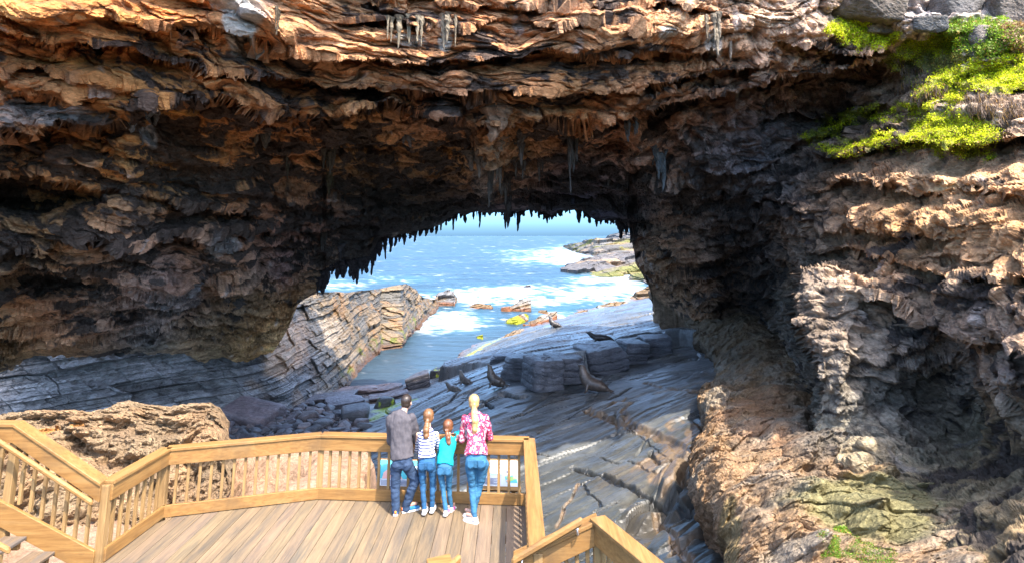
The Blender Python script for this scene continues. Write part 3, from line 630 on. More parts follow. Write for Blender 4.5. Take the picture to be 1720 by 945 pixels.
CRACKS = [ # traced cracks: pixel points, width m, depth m, sand?
 ([(988,690),(1030,706),(1060,716),(1095,728),(1130,742),(1160,757),(1178,765)],.20,.12,1),([(1062,714),(1045,692),(1060,675)],.12,.06,1),([(1085,642),(1110,650),(1150,660),(1176,665)],.13,.06,1),
 ([(962,787),(1000,795),(1030,806),(1060,818),(1110,835),(1160,850)],.12,.12,0),([(975,808),(1000,840),(1010,850)],.05,.05,0),([(970,810),(950,850),(936,880)],.05,.05,1),
 ([(1095,755),(1100,770),(1106,780),(1130,775),(1125,765)],.10,.12,0),([(1010,690),(1040,672),(1050,665)],.05,.05,1),([(1050,720),(1080,735),(1120,760)],.03,.04,0),
 ([(1100,855),(1115,880),(1140,920),(1160,945)],.10,.10,1),([(1130,930),(1160,905),(1200,880)],.09,.12,1),([(1040,855),(1080,842),(1100,832)],.06,.06,0),([(1000,862),(1030,845)],.06,.1,0),
 ([(842,655),(856,660),(874,665),(884,661)],.22,.3,0),([(809,668),(820,672),(827,681)],.14,.2,0),([(730,690),(760,668),(775,655)],.10,.12,0),([(815,670),(816,668),(835,662)],.1,.1,0),
 ([(778,612),(800,604),(820,600)],.2,.2,0),([(905,722),(960,700),(1010,672),(1060,650)],.06,.05,0),([(860,700),(930,672),(1000,655)],.06,.05,0),([(820,740),(870,760),(920,770)],.06,.05,0),
 ([(1110,610),(1150,600),(1190,598)],.08,.08,0),([(1010,770),(1060,776),(1110,800)],.05,.05,0),([(1120,820),(1140,800),(1170,790)],.12,.1,1)]
def plat_fn(x, y):
    lo = np.array([atz(*q) for q in P_low]); up = np.array([atz(*q) for q in P_up])
    zl = RBF(lo[:, :2], lo[:, 2], 1 / 30.); zu = RBF(up[:, :2], up[:, 2], 1 / 30.)
    up_poly = [atz(*q)[:2] for q in U_poly_px]
    return zl, zu, up_poly
_zl, _zu, _up_poly = plat_fn(0, 0)
def plat_z(x, y, detail=True):
    x = np.asarray(x, float); y = np.asarray(y, float)
    if x.ndim == 2: z1 = coarse(_zl, x, y, 4); z2 = coarse(_zu, x, y, 4)
    else: z1 = _zl(x, y); z2 = _zu(x, y)
    P3 = np.stack([x, y, 0 * x], -1)
    jx = .35 * perlin(P3 * .7, 4) + .2 * (hsh(np.floor(x / 1.7) + 400, 2) - .5) * 2
    jy = .35 * perlin(P3 * .7, 6) + .5 * (hsh(np.floor(x / 2.3) + 400, 4) - .5)
    k = sst(-.10, .14, poly_sd(_up_poly, x + jx, y + jy))
    k = k * np.maximum(sst(-4.5, 1.2, x), sst(49, 60, y))
    z = z1 + (np.maximum(z2, z1) - z1) * k
    return z, k
def build_platform():
    us = np.concatenate([np.linspace(-700, 545, 160), np.linspace(547, 1235, 640), np.linspace(1240, 1500, 60)])
    ds = np.concatenate([np.exp(np.linspace(np.log(11), np.log(75), 760)), np.exp(np.linspace(np.log(75.5), np.log(400), 90))])
    UU, DD = np.meshgrid(us, ds)
    X = (UU - CU) / FOC * DD; Y = DD
    Z, k = plat_z(X, Y)
    P3 = np.stack([X, Y, 0 * X], -1)
    # bedding steps: thin plates broken along the grain
    ca, sa = math.cos(R(22)), math.sin(R(22))
    a = X * ca + Y * sa; b = -X * sa + Y * ca
    G = np.stack([a * .10, b * .55, 0 * a], -1)
    fld = 3.2 * fbm(G, 4, 30, .5) + .25 * b
    def terr(t, sharp=.38):
        i = np.floor(t); f = t - i; return i + sst(1 - sharp, 1, f)
    dZ = .12 * (terr(fld * 1.1) - fld * 1.1)
    pc, pe = cells(np.stack([a * .16 + .3 * perlin(P3 * .3, 8), b * .38, 0 * a], -1), 4); dZ += .26 * (pc - .5) - .10 * (1 - sst(0, .05, pe))
    cal = sst(60, 45, Y)
    Z2 = Z + dZ * .8 + .22 * fbm(P3 * .22, 4, 40) + .025 * fbm(np.stack([a * .6, b * 1.6, 0 * a], -1), 4, 44, .55, 1) + .02 * fbm(P3 * 2.5, 3, 47)
    # rounded jointed blocks nearest the bank, bottom right
    sd = poly_sd([atz(*q)[:2] for q in [(1090,850,-6),(1150,800,-5.6),(1210,800,-5.4),(1290,1000,-6),(1000,1000,-6.2),(1040,900,-6.2)]], X, Y)
    w = worley(np.stack([a * .42 + .4 * perlin(P3 * .6, 3), b * .62, 0 * a], -1)); blk = sst(0, .22, w[1] - w[0])
    kb = sst(-.6, 1.2, sd)
    Z2 += kb * (.55 * blk - .35)
    cr = np.zeros_like(Z2); sand = np.zeros_like(Z2)
    wx = X + .25 * fbm(P3 * 1.2, 3, 50); wy = Y + .25 * fbm(P3 * 1.2, 3, 52)
    for (ln, wd, dp, sn) in CRACKS:
        pts = [atz(u, v, -5.2) for (u, v) in ln]
        # true surface points: iterate on the fitted height
        pp = []
        for (u, v), q in zip(ln, pts):
            zc = -5.2
            for _ in range(6):
                q = atz(u, v, zc); zc = .5 * zc + .5 * float(plat_z(q[0], q[1])[0])
            pp.append(atz(u, v, zc)[:2])
        dd = seg_dist(pp, wx, wy)
        wd = wd * 1.5; dp = dp * 1.5; g = 1 - sst(wd * .35, wd, dd); Z2 -= dp * g; cr = np.maximum(cr, g)
        if sn: sand = np.maximum(sand, 1 - sst(wd * .5, wd * 1.6, dd + .1 * perlin(P3 * 2, 5)))
    # colour
    n = fbm(P3 * .35, 4, 60); gr = fbm(np.stack([a * .12, b * .8, 0 * a], -1), 5, 62, .6)
    near = 1 - sst(23, 40, Y + 5 * n)  # slab coloured darker where sunlit, paler in the arch's shade, to even the light
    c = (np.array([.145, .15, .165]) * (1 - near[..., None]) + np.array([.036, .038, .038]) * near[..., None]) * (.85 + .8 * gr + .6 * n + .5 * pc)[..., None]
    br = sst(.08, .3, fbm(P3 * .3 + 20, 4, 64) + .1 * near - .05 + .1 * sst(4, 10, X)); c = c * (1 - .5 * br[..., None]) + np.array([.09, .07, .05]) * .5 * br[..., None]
    c = c * (1 - .45 * sst(42, 60, Y + 5 * n))[..., None]  # far slab darker: wet rock near the sea, and sunlight toned down
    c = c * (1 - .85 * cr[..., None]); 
    for (u, v, z_, ru, sdn) in [(1120,825,-5.7,1.3,1),(1175,760,-5,.9,2),(1150,840,-5.8,.8,3),(1140,735,-4.8,.5,4)]:
        q = atz(u, v, z_); sand = np.maximum(sand, sst(0, .25, 1 - np.hypot((X - q[0]) / ru, (Y - q[1]) / (ru * 1.3)) + 1.2 * fbm(P3 * .9, 3, 66)))
    sm = (sand * sst(-.35, .0, fbm(P3 * 1.1, 3, 68)))[..., None]
    c = c * (1 - sm * .85) + np.array([.17, .115, .075]) * sm * .85
    ms = np.zeros_like(Z2)
    for (ln, wd) in [([(690,668,-7.6),(655,684,-8.2),(630,698,-8.2)],.7),([(790,598,-9.2),(740,622,-8.9),(795,594,-9.0),(845,572,-9)],.5),([(893,546,-7.2),(920,541,-7.4)],.8),([(640,690,-8.6),(672,676,-8.3)],.8)]:
        dd = seg_dist([atz(*q)[:2] for q in ln], X, Y); ms = np.maximum(ms, 1 - sst(wd * .5, wd, dd + .8 * fbm(P3 * .8, 3, 70)))
    c = c * (1 - ms[..., None]) + np.array([.28, .36, .02]) * ms[..., None]
    wl = (1 - sst(-9.35, -8.9, Z2 + .15 * n))[..., None]; c = c * (1 - .6 * wl) + np.array([.16, .075, .04]) * .6 * wl
    Pp = np.stack([X, Y, Z2], -1)
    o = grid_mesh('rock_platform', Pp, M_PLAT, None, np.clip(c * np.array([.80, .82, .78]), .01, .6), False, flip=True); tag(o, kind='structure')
    return o
PLAT = build_platform()
def plat_pt(u, v):
    """world point of the platform seen at a pixel (marching along the ray)"""
    ds = np.exp(np.linspace(np.log(12), np.log(120), 900)); P = at(np.full(900, u), np.full(900, v), ds)
    zz, _ = plat_z(P[:, 0], P[:, 1]); k = np.argmax(P[:, 2] < zz)
    return np.array([P[k, 0], P[k, 1], zz[k]])
# ================================================================== LIMESTONE BANK (right foreground)
M_BANK = rock_mat('pitted_limestone', 1.7, .10, .9, (.68, 1.3), (1, 1, 1), pit=.8)
LE = np.array([(480,1085),(492,1094),(515,1140),(530,1148),(545,1158),(560,1165),(580,1178),(600,1196),(620,1206),(632,1204),(645,1178),(670,1170),(690,1184),(715,1184),(735,1166),(765,1160),(790,1162),(815,1168),(840,1180),(865,1196),(885,1202),(905,1218),(945,1216),(1000,1205),(1100,1190)], float)
C_ctrl = [(480,1085,-.3),(497,1098,-.8),(515,1150,-1.4),(545,1165,-2.1),(580,1200,-2.6),(620,1220,-2.8),(650,1190,-2.7),(700,1200,-2.6),(740,1180,-2.7),(800,1180,-2.7),(850,1200,-2.6),(900,1230,-2.4),(945,1230,-2.3),(1100,1200,-2.2),
 (540,1250,-1.2),(600,1320,-1.9),(640,1350,-2.3),(640,1260,-2.5),(700,1340,-2.2),(700,1260,-2.4),(760,1300,-2.1),(760,1400,-1.6),(820,1300,-1.9),(820,1400,-1.6),(800,1500,-1.65),(860,1500,-1.4),(850,1600,-1.4),(900,1600,-1.0),(940,1620,-.5),
 (900,1350,-1.7),(945,1300,-1.8),(945,1420,-1.3),(940,1520,-1.1),(940,1740,-1.2),(860,1740,-1.6),(1100,1400,-1.3),(1100,1740,-1),(780,1700,-2.2),(700,1500,-2.5),(560,1400,-2.4),(640,1500,-2.7),(1100,1900,-1.5),(800,1900,-2)]
C_lumps = [(1320,825,56,42,1.0),(1290,880,50,34,.6),(1262,905,36,46,.8),(1345,900,48,44,1.25),(1400,925,44,40,.8),(1240,860,30,60,.5),(1215,800,26,36,.4),(1300,652,20,8,.55),(1335,668,18,9,.45),(1350,690,15,9,.4),(1312,720,26,14,.6),(1345,715,20,16,.5),
           (1345,755,26,26,.8),(1400,740,40,18,.8),(1460,770,40,16,.6),(1480,790,28,14,.7),(1440,850,50,16,.8),(1465,870,30,20,.8),(1480,890,16,10,.5),(1380,820,50,12,.45),(1195,660,30,26,.4),(1196,760,30,30,.4),(1260,740,40,30,-.25),(1500,945,60,24,.6),(1540,935,30,18,.4),(1620,945,24,16,.5),(1220,935,20,30,.4),(1350,790,30,10,-.5),(1300,790,40,10,-.35),(1200,560,30,30,.5),(1180,590,24,30,.4),(1240,600,30,20,.4),(1130,510,20,10,.4)]
def build_bank():
    nr, nc = 520, 520
    vs = np.concatenate([np.linspace(484, 950, nr - 30), np.linspace(955, 1090, 30)])
    le = np.interp(vs, LE[:, 0], LE[:, 1]) + 5 * perlin(np.stack([vs / 13, 0 * vs, 0 * vs], -1), 8) + 2.5 * perlin(np.stack([vs / 5, 0 * vs, 0 * vs], -1), 9)
    t = np.linspace(0, 1, nc) ** 1.25
    U = le[:, None] + (1900 - le[:, None]) * t[None]; Vv = np.repeat(vs[:, None], nc, 1)
    c = np.array(C_ctrl, float)
    z = coarse(RBF(c[:, [1, 0]], c[:, 2], 1 / 200.), U, Vv)
    z = np.clip(z, -4, 2)
    edge = (U - le[:, None]); rim = np.exp(-edge / 16.)
    d = dz(Vv, z - .5 * rim)
    wu = U + 8 * perlin(np.stack([U / 22, Vv / 22, 0 * U], -1), 1); wv = Vv + 8 * perlin(np.stack([U / 22, Vv / 22, 0 * U], -1), 2)
    P = at(U, Vv, d)
    n = np.array([-.12, -.80, .58])
    cb, eb = cells(P * 1.1 + .4 * fbm(P * .8, 2, 44)[..., None], 3); cb2, eb2 = cells(P * 3.0, 7)
    lump = .30 * (cb - .5) - .12 * (1 - sst(0, .1, eb)) + .12 * (cb2 - .5)
    for (cu, cv, ru, rv, h) in C_lumps:
        q = ((wu - cu) / ru) ** 2 + ((wv - cv) / rv) ** 2; lump = lump + h * np.exp(-q ** 2.0) 
    smooth = sst(.2, .8, 1 - np.hypot((U - 1280) / 120, (Vv - 720) / 130) + .8 * fbm(P * .3, 3, 5)) + sst(0, .5, 1 - np.hypot((U - 1470) / 150, (Vv - 850) / 60) + .5 * fbm(P * .4, 2, 6))
    smooth = np.clip(smooth, 0, 1)
    w1 = worley(P * 1.1 + .5 * fbm(P * 1.1, 2, 4)[..., None]); w2 = worley(P * 3.1)
    h = .75 * lump + .5 * fbm(P * .5, 4, 10, .5) + (1 - .85 * smooth) * (-.36 * sst(.3, .8, w1[0]) - .15 * sst(.2, .7, w2[0]) + .24 * fbm(P * 1.1, 4, 14, .55, 2)) + .05 * fbm(P * 2.5, 3, 18, .55, 1)
    sc = (np.clip(d, 9, 60) / 18) ** .5 * (1 - .5 * sst(24, 34, d))
    Q = P + n * (h * sc)[..., None]
    pk = np.array([.44, .29, .17]); wh = np.array([.46, .38, .29]); rd = np.array([.44, .25, .14]); gn = np.array([.30, .28, .13]); gy = np.array([.20, .18, .155])
    a = sst(-.15, .25, fbm(P * .5, 4, 20))[..., None]; col = pk * (1 - a) + wh * a
    a = (smooth * sst(-.2, .2, fbm(P * .6, 3, 22)) * (U < 1400))[..., None]; col = col * (1 - a * .8) + rd * a * .8
    a = sst(-.1, .35, 1 - np.hypot((U - 1470) / 150, (Vv - 845) / 60) + .6 * fbm(P * .5, 3, 24))[..., None]; col = col * (1 - a * .85) + gn * a * .85
    a = sst(-.1, .4, 1 - np.hypot((U - 1370) / 55, (Vv - 740) / 45) + .7 * fbm(P * .6, 3, 26))[..., None]; col = col * (1 - a * .8) + gy * a * .8
    a = sst(-.1, .4, 1 - np.hypot((U - 1260) / 160, (Vv - 555) / 75) + .5 * fbm(P * .4, 3, 28))[..., None]; col = col * (1 - a * .75) + np.array([.22, .155, .10]) * a * .75
    a = sst(.22, .36, fbm(P * .8, 4, 30, .6))[..., None] * .5; col = col * (1 - a) + np.array([.13, .10, .075]) * a
    pitm = sst(.62, .85, w1[0])[..., None] * (1 - smooth[..., None]) * .3; col = col * (1 - pitm)
    a = sst(0, .3, 1 - np.hypot((U - 1225) / 20, (Vv - 900) / 70) + .5 * fbm(P, 3, 32))[..., None]; col = col * (1 - a * .6) + np.array([.33, .27, .12]) * a * .6
    kx = np.array([0, .05, .3, .55, .7, .8, .9]); ky = np.array([0, .15, .5, .8, 1.0, 1.1, 1.2]); kz = np.array([0, -.3, -.8, -1.5, -2.6, -4.0, -5.5])
    sk = []; ns_ = 34
    for f in np.linspace(6, 6 / ns_, ns_):
        g = [np.interp(f, np.arange(7), q_) for q_ in (kx, ky, kz)]; r = Q[:, 0] + np.array(g) * sc[:, :1]; w_ = min(1, f)
        r = r + w_ * (.5 * fbm(r * .7, 4, 60)[:, None] + .18 * fbm(r * 2.2, 3, 64, .6, 2)[:, None]) * np.array([1, -.7, .3]); sk.append(r)
    sk = np.stack(sk, 1); ck = np.repeat(col[:, :1], ns_, 1) * (.75 + .7 * fbm(sk * 1.1, 4, 66)[..., None]); ck = ck * .6 + np.array([.16, .12, .09]) * .4
    Q = np.concatenate([sk, Q], 1); col = np.concatenate([ck, col], 1)
    o = grid_mesh('rock_bank', Q, M_BANK, None, np.clip(col * .70, .01, .7)); tag(o, kind='structure')
    return o, U, Vv, Q[:, ns_:]
BANK, B_U, B_V, B_Q = build_bank()

# ================================================================== NEAR LIMESTONE SHELF under and beyond the left railing
M_SHELF = rock_mat('pink_limestone', 1.5, .07, .9, (.8, 1.2))
def build_shelf():
    nx, ny = 420, 420
    xs = np.linspace(-16, 1.0, nx); ys = np.linspace(4.5, 17.5, ny); X, Y = np.meshgrid(xs, ys)
    edge = np.interp(Y, [4, 9, 11, 12.5, 14, 16], [-1.9, -2.0, -2.3, -2.7, -3.1, -3.6])
    P = np.stack([X, Y, 0 * X], -1)
    far = np.interp(X, [-16, -9, -6, -3], [16.5, 16.5, 16.5, 16])
    e = np.minimum((edge - X), (far - Y) * .9) + .9 * fbm(P * .5, 4, 3)
    z = -1.35 + .04 * (Y - 10) + .3 * fbm(P * .35, 3, 6)
    drop = np.where(e < 0, -7 * (1 - np.exp(e * .9)), 0)
    rgh = sst(.0, .3, fbm(P * .35, 3, 9) + .05); w = worley(P * 2.0); w2 = worley(P * 4.6)
    z = z + drop + rgh * (-.28 * (w[0] - .4) - .13 * w2[0] + .3 * fbm(P * 1.4, 4, 12, .6, 2)) + .12 * fbm(P * .9, 4, 15) + .03 * fbm(P * 5, 3, 17)
    a = sst(-.2, .3, fbm(P * .5, 4, 20))[..., None]
    col = np.array([.46, .30, .21]) * (1 - a) + np.array([.41, .25, .155]) * a
    rg = rgh[..., None] * .5 * sst(.35, .6, w[0])[..., None]; col = col * (1 - rg) + np.array([.20, .14, .09]) * rg
    o = grid_mesh('limestone_shelf', np.stack([X, Y, z], -1), M_SHELF, None, np.clip(col * .60, .01, .7), flip=True); tag(o, kind='structure')
    return o
SHELF = build_shelf()
# ================================================================== big honeycombed boulder behind the left railing
M_BOUL = rock_mat('honeycombed_limestone', 2.0, .06, .9, (.75, 1.25), (1, 1, 1), pit=1.2)
def build_boulder():
    top = np.array([(-160,720),(-60,700),(0,693),(50,687),(110,686),(150,690),(190,678),(215,671),(245,677),(285,680),(320,676),(350,674),(368,684),(377,700),(374,718),(371,730),(388,736),(388,760)], float)
    us = np.linspace(-150, 384, 420); nr = 230
    tv = np.interp(us, top[:, 0], top[:, 1]) + 1.5 * perlin(np.stack([us / 6, 0 * us, 0 * us], -1), 1)
    bv = np.interp(us, [-160, 300, 360, 388], [930, 900, 850, 800])
    t = np.linspace(0, 1, nr)[:, None]; U = np.repeat(us[None], nr, 0); Vv = tv + (bv - tv) * t
    d = 14.2 - .9 * np.sin(t * 1.6) - 1.2 * t + 1.5 * np.exp(-(386 - U) / 16.) + 1.5 * np.exp(-t * 12) - .3 * np.sin(U / 60.)
    P = at(U, Vv, d)
    w = worley(P * 1.6 + .35 * fbm(P * 2, 2, 3)[..., None]); w2 = worley(P * 4.2); 
    h = .5 * fbm(P * .6, 4, 5) - .42 * sst(.25, .7, w[0]) - .20 * sst(.2, .7, w2[0]) + .36 * fbm(P * 1.5, 5, 9, .65, 2)
    hol = np.exp(-(((U - 95) / 60) ** 2 + ((Vv - 740 - .45 * (U - 95)) / 22) ** 2)); h -= 1.0 * hol
    calm = sst(0, .05, t) * .6 + .4
    Q = P + np.array([.15, -.9, .35]) * (h * calm)[..., None]
    a = sst(-.15, .25, fbm(P * .8, 4, 11))[..., None]; col = np.array([.42, .27, .15]) * (1 - a) + np.array([.36, .26, .16]) * a
    pit = sst(.45, .75, w[0])[..., None] * .45; col = col * (1 - pit) + np.array([.14, .10, .07]) * pit
    og = sst(.2, .35, fbm(P * .9, 3, 13) - .5 * t)[..., None]; col = col * (1 - og) + np.array([.55, .27, .09]) * og
    back = [radial(Q[0], dy, dzz) for (dy, dzz) in [(3.2, -3.6), (3.0, -2.2), (2.3, -1.1), (1.2, -.45)]]
    Q = np.concatenate([np.array(back), Q], 0); col = np.concatenate([np.repeat(col[:1], 4, 0), col], 0)
    side = [radial(Q[:, -1], dy, 0) + np.array([0, 0, -.1 * dy]) for dy in (.3, 1.0, 2.0, 3.0)]
    Q = np.concatenate([Q, np.stack(side, 1)], 1); col = np.concatenate([col, np.repeat(col[:, -1:], 4, 1)], 1)
    o = grid_mesh('boulder', Q, M_BOUL, None, np.clip(col * .68, .01, .7))
    tag(o, 'huge tan honeycombed limestone boulder behind the left deck railing', 'boulder'); return o
BOULDER = build_boulder()
# ================================================================== loose and offshore rocks
def rock_shape(seed, box=(1, 1, 1), n=22, cuts=9, boxy=.5, rough=.06, layer=0.0, soft=14):
    """convex polyhedron of random cuts, softened and roughened; unit size, origin at its middle"""
    rs = np.random.RandomState(seed)
    N = [np.array(a, float) for a in ((1,0,0),(-1,0,0),(0,1,0),(0,-1,0),(0,0,1),(0,0,-1))]; D = [1.0] * 6
    for k in range(cuts):
        v = rs.normal(size=3); v /= np.linalg.norm(v); N.append(v); D.append(rs.uniform(.75, 1.15) * (1 + .35 * boxy))
    for k in range(6):
        N[k] = N[k] + rs.normal(0, .12 * (1 - boxy * .6), 3); N[k] /= np.linalg.norm(N[k]); D[k] *= rs.uniform(.85, 1.05)
    bm = bmesh.new(); bmesh.ops.create_cube(bm, size=2); bmesh.ops.subdivide_edges(bm, edges=bm.edges, cuts=n, use_grid_fill=True)
    P = np.array([v.co[:] for v in bm.verts]); dr = P / np.linalg.norm(P, axis=1, keepdims=True)
    inv = np.stack([np.maximum(dr @ a, 1e-3) / d for a, d in zip(N, D)], 1)
    r = 1 / (np.sum(inv ** soft, 1) ** (1 / soft))
    Q = dr * r[:, None] * np.array(box)
    rel = max(box)
    h = rough * fbm(Q / rel * 2 + seed, 5, seed % 50, .6) + .4 * rough * fbm(Q / rel * 7 + seed, 3, 3, .6, 1)
    if layer: 
        t = Q[:, 2] / (box[2] * layer) + .5 * fbm(Q / rel * 1.5 + seed, 3, 7); f = t - np.floor(t); h = h - .05 * (1 - sst(0, .25, np.minimum(f, 1 - f))) + .06 * (hsh(np.floor(t) + 50, seed) - .5)
    Q = Q + dr * (h * rel)[:, None]
    for v, q in zip(bm.verts, Q): v.co = q
    return bm, Q
M_DKROCK = rock_mat('dark_wet_slate', 1.3, .05, .45, (.6, 1.5), (1, 1, 2.5), spec=.5)
def rock(name, label, cat, pos, box, rot=(0, 0, 0), seed=1, colr=(.1, .1, .11), top=None, moss=0, group=None, mat=None, **kw):
    bm, Q = rock_shape(seed, box, **kw)
    P = Q + np.asarray(pos)
    n = fbm(P * (1.2 / max(box)), 4, seed % 40)[:, None]
    c = np.array(colr) * (1 + .8 * n)
    if top is not None:
        k = sst(.2, .8, Q[:, 2] / box[2] + n[:, 0] * .8)[:, None] ; c = c * (1 - k) + np.array(top) * (1 + .6 * n) * k
    if moss:
        k = sst(.05, .2, fbm(P * (1.5 / max(box)) + 5, 3, 9) - .25 + moss * .5)[:, None] * sst(-.3, .3, Q[:, 2] / box[2])[:, None]; c = c * (1 - k) + np.array([.34, .40, .02]) * k
    for v, q in zip(bm.verts, Q): v.co = q
    me = bpy.data.meshes.new(name); bm.to_mesh(me); bm.free()
    a_ = me.color_attributes.new('tint', 'FLOAT_COLOR', 'POINT'); a_.data.foreach_set('color', np.c_[np.clip(c, .01, .7), np.ones(len(c))].astype(F32).reshape(-1))
    me.materials.append(mat or M_DKROCK)
    o = link(bpy.data.objects.new(name, me)); o.location = V(pos); o.rotation_euler = rot
    tag(o, label, cat, group); return o
def ridge(name, top, bot, zf, lean, colfn, mat, amp=.3, per=.8, dip=.12, nr=60, nc=None, thick=6, seed=0):
    top = np.array(top, float); bot = np.array(bot, float)
    nc = nc or int(max(40, (top[-1, 0] - top[0, 0]) * 1.3))
    us = np.linspace(top[0, 0], top[-1, 0], nc); tv = np.interp(us, top[:, 0], top[:, 1]); bv = np.interp(us, bot[:, 0], bot[:, 1])
    t = np.linspace(0, 1, nr)[:, None]; U = np.repeat(us[None], nr, 0); Vv = tv + (bv - tv) * t
    d = dz(bv, zf) + lean * (1 - t)
    P = at(U, Vv, d); sc_ = d.mean() / 100
    s = P[..., 2] - dip * P[..., 0] + .4 * per * fbm(P * (.2 / sc_), 3, seed)
    h = np.zeros_like(s)
    for pr, am in ((per, amp), (per * .37, amp * .4)):
        ss = s / pr; i = np.floor(ss); f = ss - i; g = P[..., 0] / (pr * 3) + hsh(i + 77, seed) * 5; j = np.floor(g)
        h += am * (hsh(i * 31 + j * 7 + 999, seed) - .5 + .8 * (1 - f)) 
    h += amp * .8 * fbm(P * (.35 / sc_), 4, seed + 3)
    e = sst(0, .08, t)
    Q = P + np.array([0, -.75, .5]) * (h * (.3 + .7 * e))[..., None]
    c = colfn(P, U, Vv, h, t)
    bk = [radial(Q[0], x_ * thick, -y_ * (Q[0, :, 2:3] - zf + 1)) for x_, y_ in ((1, 1), (.8, .6), (.4, .15))]
    Q = np.concatenate([np.array(bk), Q, (Q[-1] + np.array([0, -.3, -1.5]))[None]], 0); c = np.concatenate([np.repeat(c[:1], 3, 0), c, c[-1:]], 0)
    return grid_mesh(name, Q, mat, None, np.clip(c, .01, .7))
M_OFF = rock_mat('shore_rock_stone', .5, .12, .75, (.6, 1.4), (1, 1, 2.4))
def c_off(org=.5, moss=.0, grey=(.2, .19, .17)):
    def f(P, U, Vv, h, t):
        n = fbm(P * .25, 4, 5); q = sst(-.2, .25, n + (org - .5))[..., None]
        c = np.array(grey) * (1 - q) + np.array([.15, .10, .055]) * q
        w = sst(.72, 1.0, t + .25 * n)[..., None]; c = c * (1 - w) + np.array([.16, .07, .035]) * w
        if moss:
            m = sst(.0, .15, fbm(P * .3 + 3, 3, 8) + moss - .5 )[..., None]; c = c * (1 - m) + np.array([.20, .21, .02]) * m
        return c * (1 + .6 * fbm(P * .8, 3, 9)[..., None])
    return f
SEAZ = -9.5
for (lab, top, bot, lean, cf, am) in [
    ('low knobbly brown rock awash in foam, left of the bigger offshore rock', [(789,515),(795,510),(806,509),(815,511),(824,511),(829,517)], [(789,518),(829,519)], 2, c_off(.9), .5),
    ('larger blocky grey and orange rock standing in the surf', [(842,519),(852,516),(862,512),(868,508),(872,503),(884,501),(892,503),(895,511),(892,517)], [(842,521),(892,522)], 4, c_off(.55), 1.0),
    ('small dark rock alone in the open water', [(879,482),(884,479),(890,479),(894,483)], [(879,484),(894,484)], 3, c_off(.0, 0, (.07,.06,.06)), .4),
    ('mossy yellow-green wedge of rock at the edge of the inlet', [(846,541),(858,534),(872,528),(882,526),(890,530),(888,535)], [(846,542),(868,544),(880,541),(888,537)], 3, c_off(.6, .62), .4),
    ('ragged brown rock with an orange crest beside the mossy wedge', [(878,544),(900,536),(906,530),(918,528),(930,524),(937,525),(936,533)], [(878,546),(900,546),(936,535)], 4, c_off(.5, .12), .7),
    ('thin orange rock poking out just above the ragged one', [(904,522),(908,520),(918,521),(922,526)], [(904,525),(922,528)], 2, c_off(1.0), .3),
    ('rusty low rock touching the far edge of the slab', [(965,527),(972,523),(985,521),(994,524)], [(965,531),(994,529)], 3, c_off(.9), .5),
    ('long layered olive and orange rock leaning over the surf', [(994,519),(1008,513),(1025,507),(1050,506),(1058,508),(1056,514)], [(994,522),(1020,524),(1056,518)], 5, c_off(.55, .08), .8),
    ('tiny bright green mossy rock in the calm inlet', [(789,571),(800,565),(811,561),(812,569)], [(789,572),(812,573)], 2, c_off(.5, .8), .25),
    ('brown rocks piled against the foot of the right arch pier', [(1058,499),(1068,493),(1076,488),(1086,482),(1096,478),(1104,480)], [(1058,504),(1104,508)], 5, c_off(.8, 0, (.25,.2,.18)), .9),
    ('end stack of the layered outcrop, dark and square topped', [(733,497),(738,494),(752,489),(758,491),(763,490),(765,503)], [(733,513),(765,514)], 6, c_off(.25, 0, (.14,.135,.13)), 1.2)]:
    o = ridge('offshore_rock', top, bot, SEAZ - .1, lean, cf, M_OFF, am, am * 1.6, .2, 40, None, 5, len(lab)); tag(o, lab, 'rock')
# mossy broken shelf along the waterline of the slab
o = ridge('mossy_shelf_rock', [(791,596),(805,588),(820,580),(836,571),(850,562),(866,555),(872,553),(880,552)], [(791,600),(820,592),(845,582),(870,568),(880,562)], -9.3, 2.5, c_off(.35, .25, (.17,.14,.11)), M_OFF, .5, .8, .25, 40, None, 2, 5)
tag(o, 'long broken rock with a bright moss strip between the inlet and the slab', 'rock')
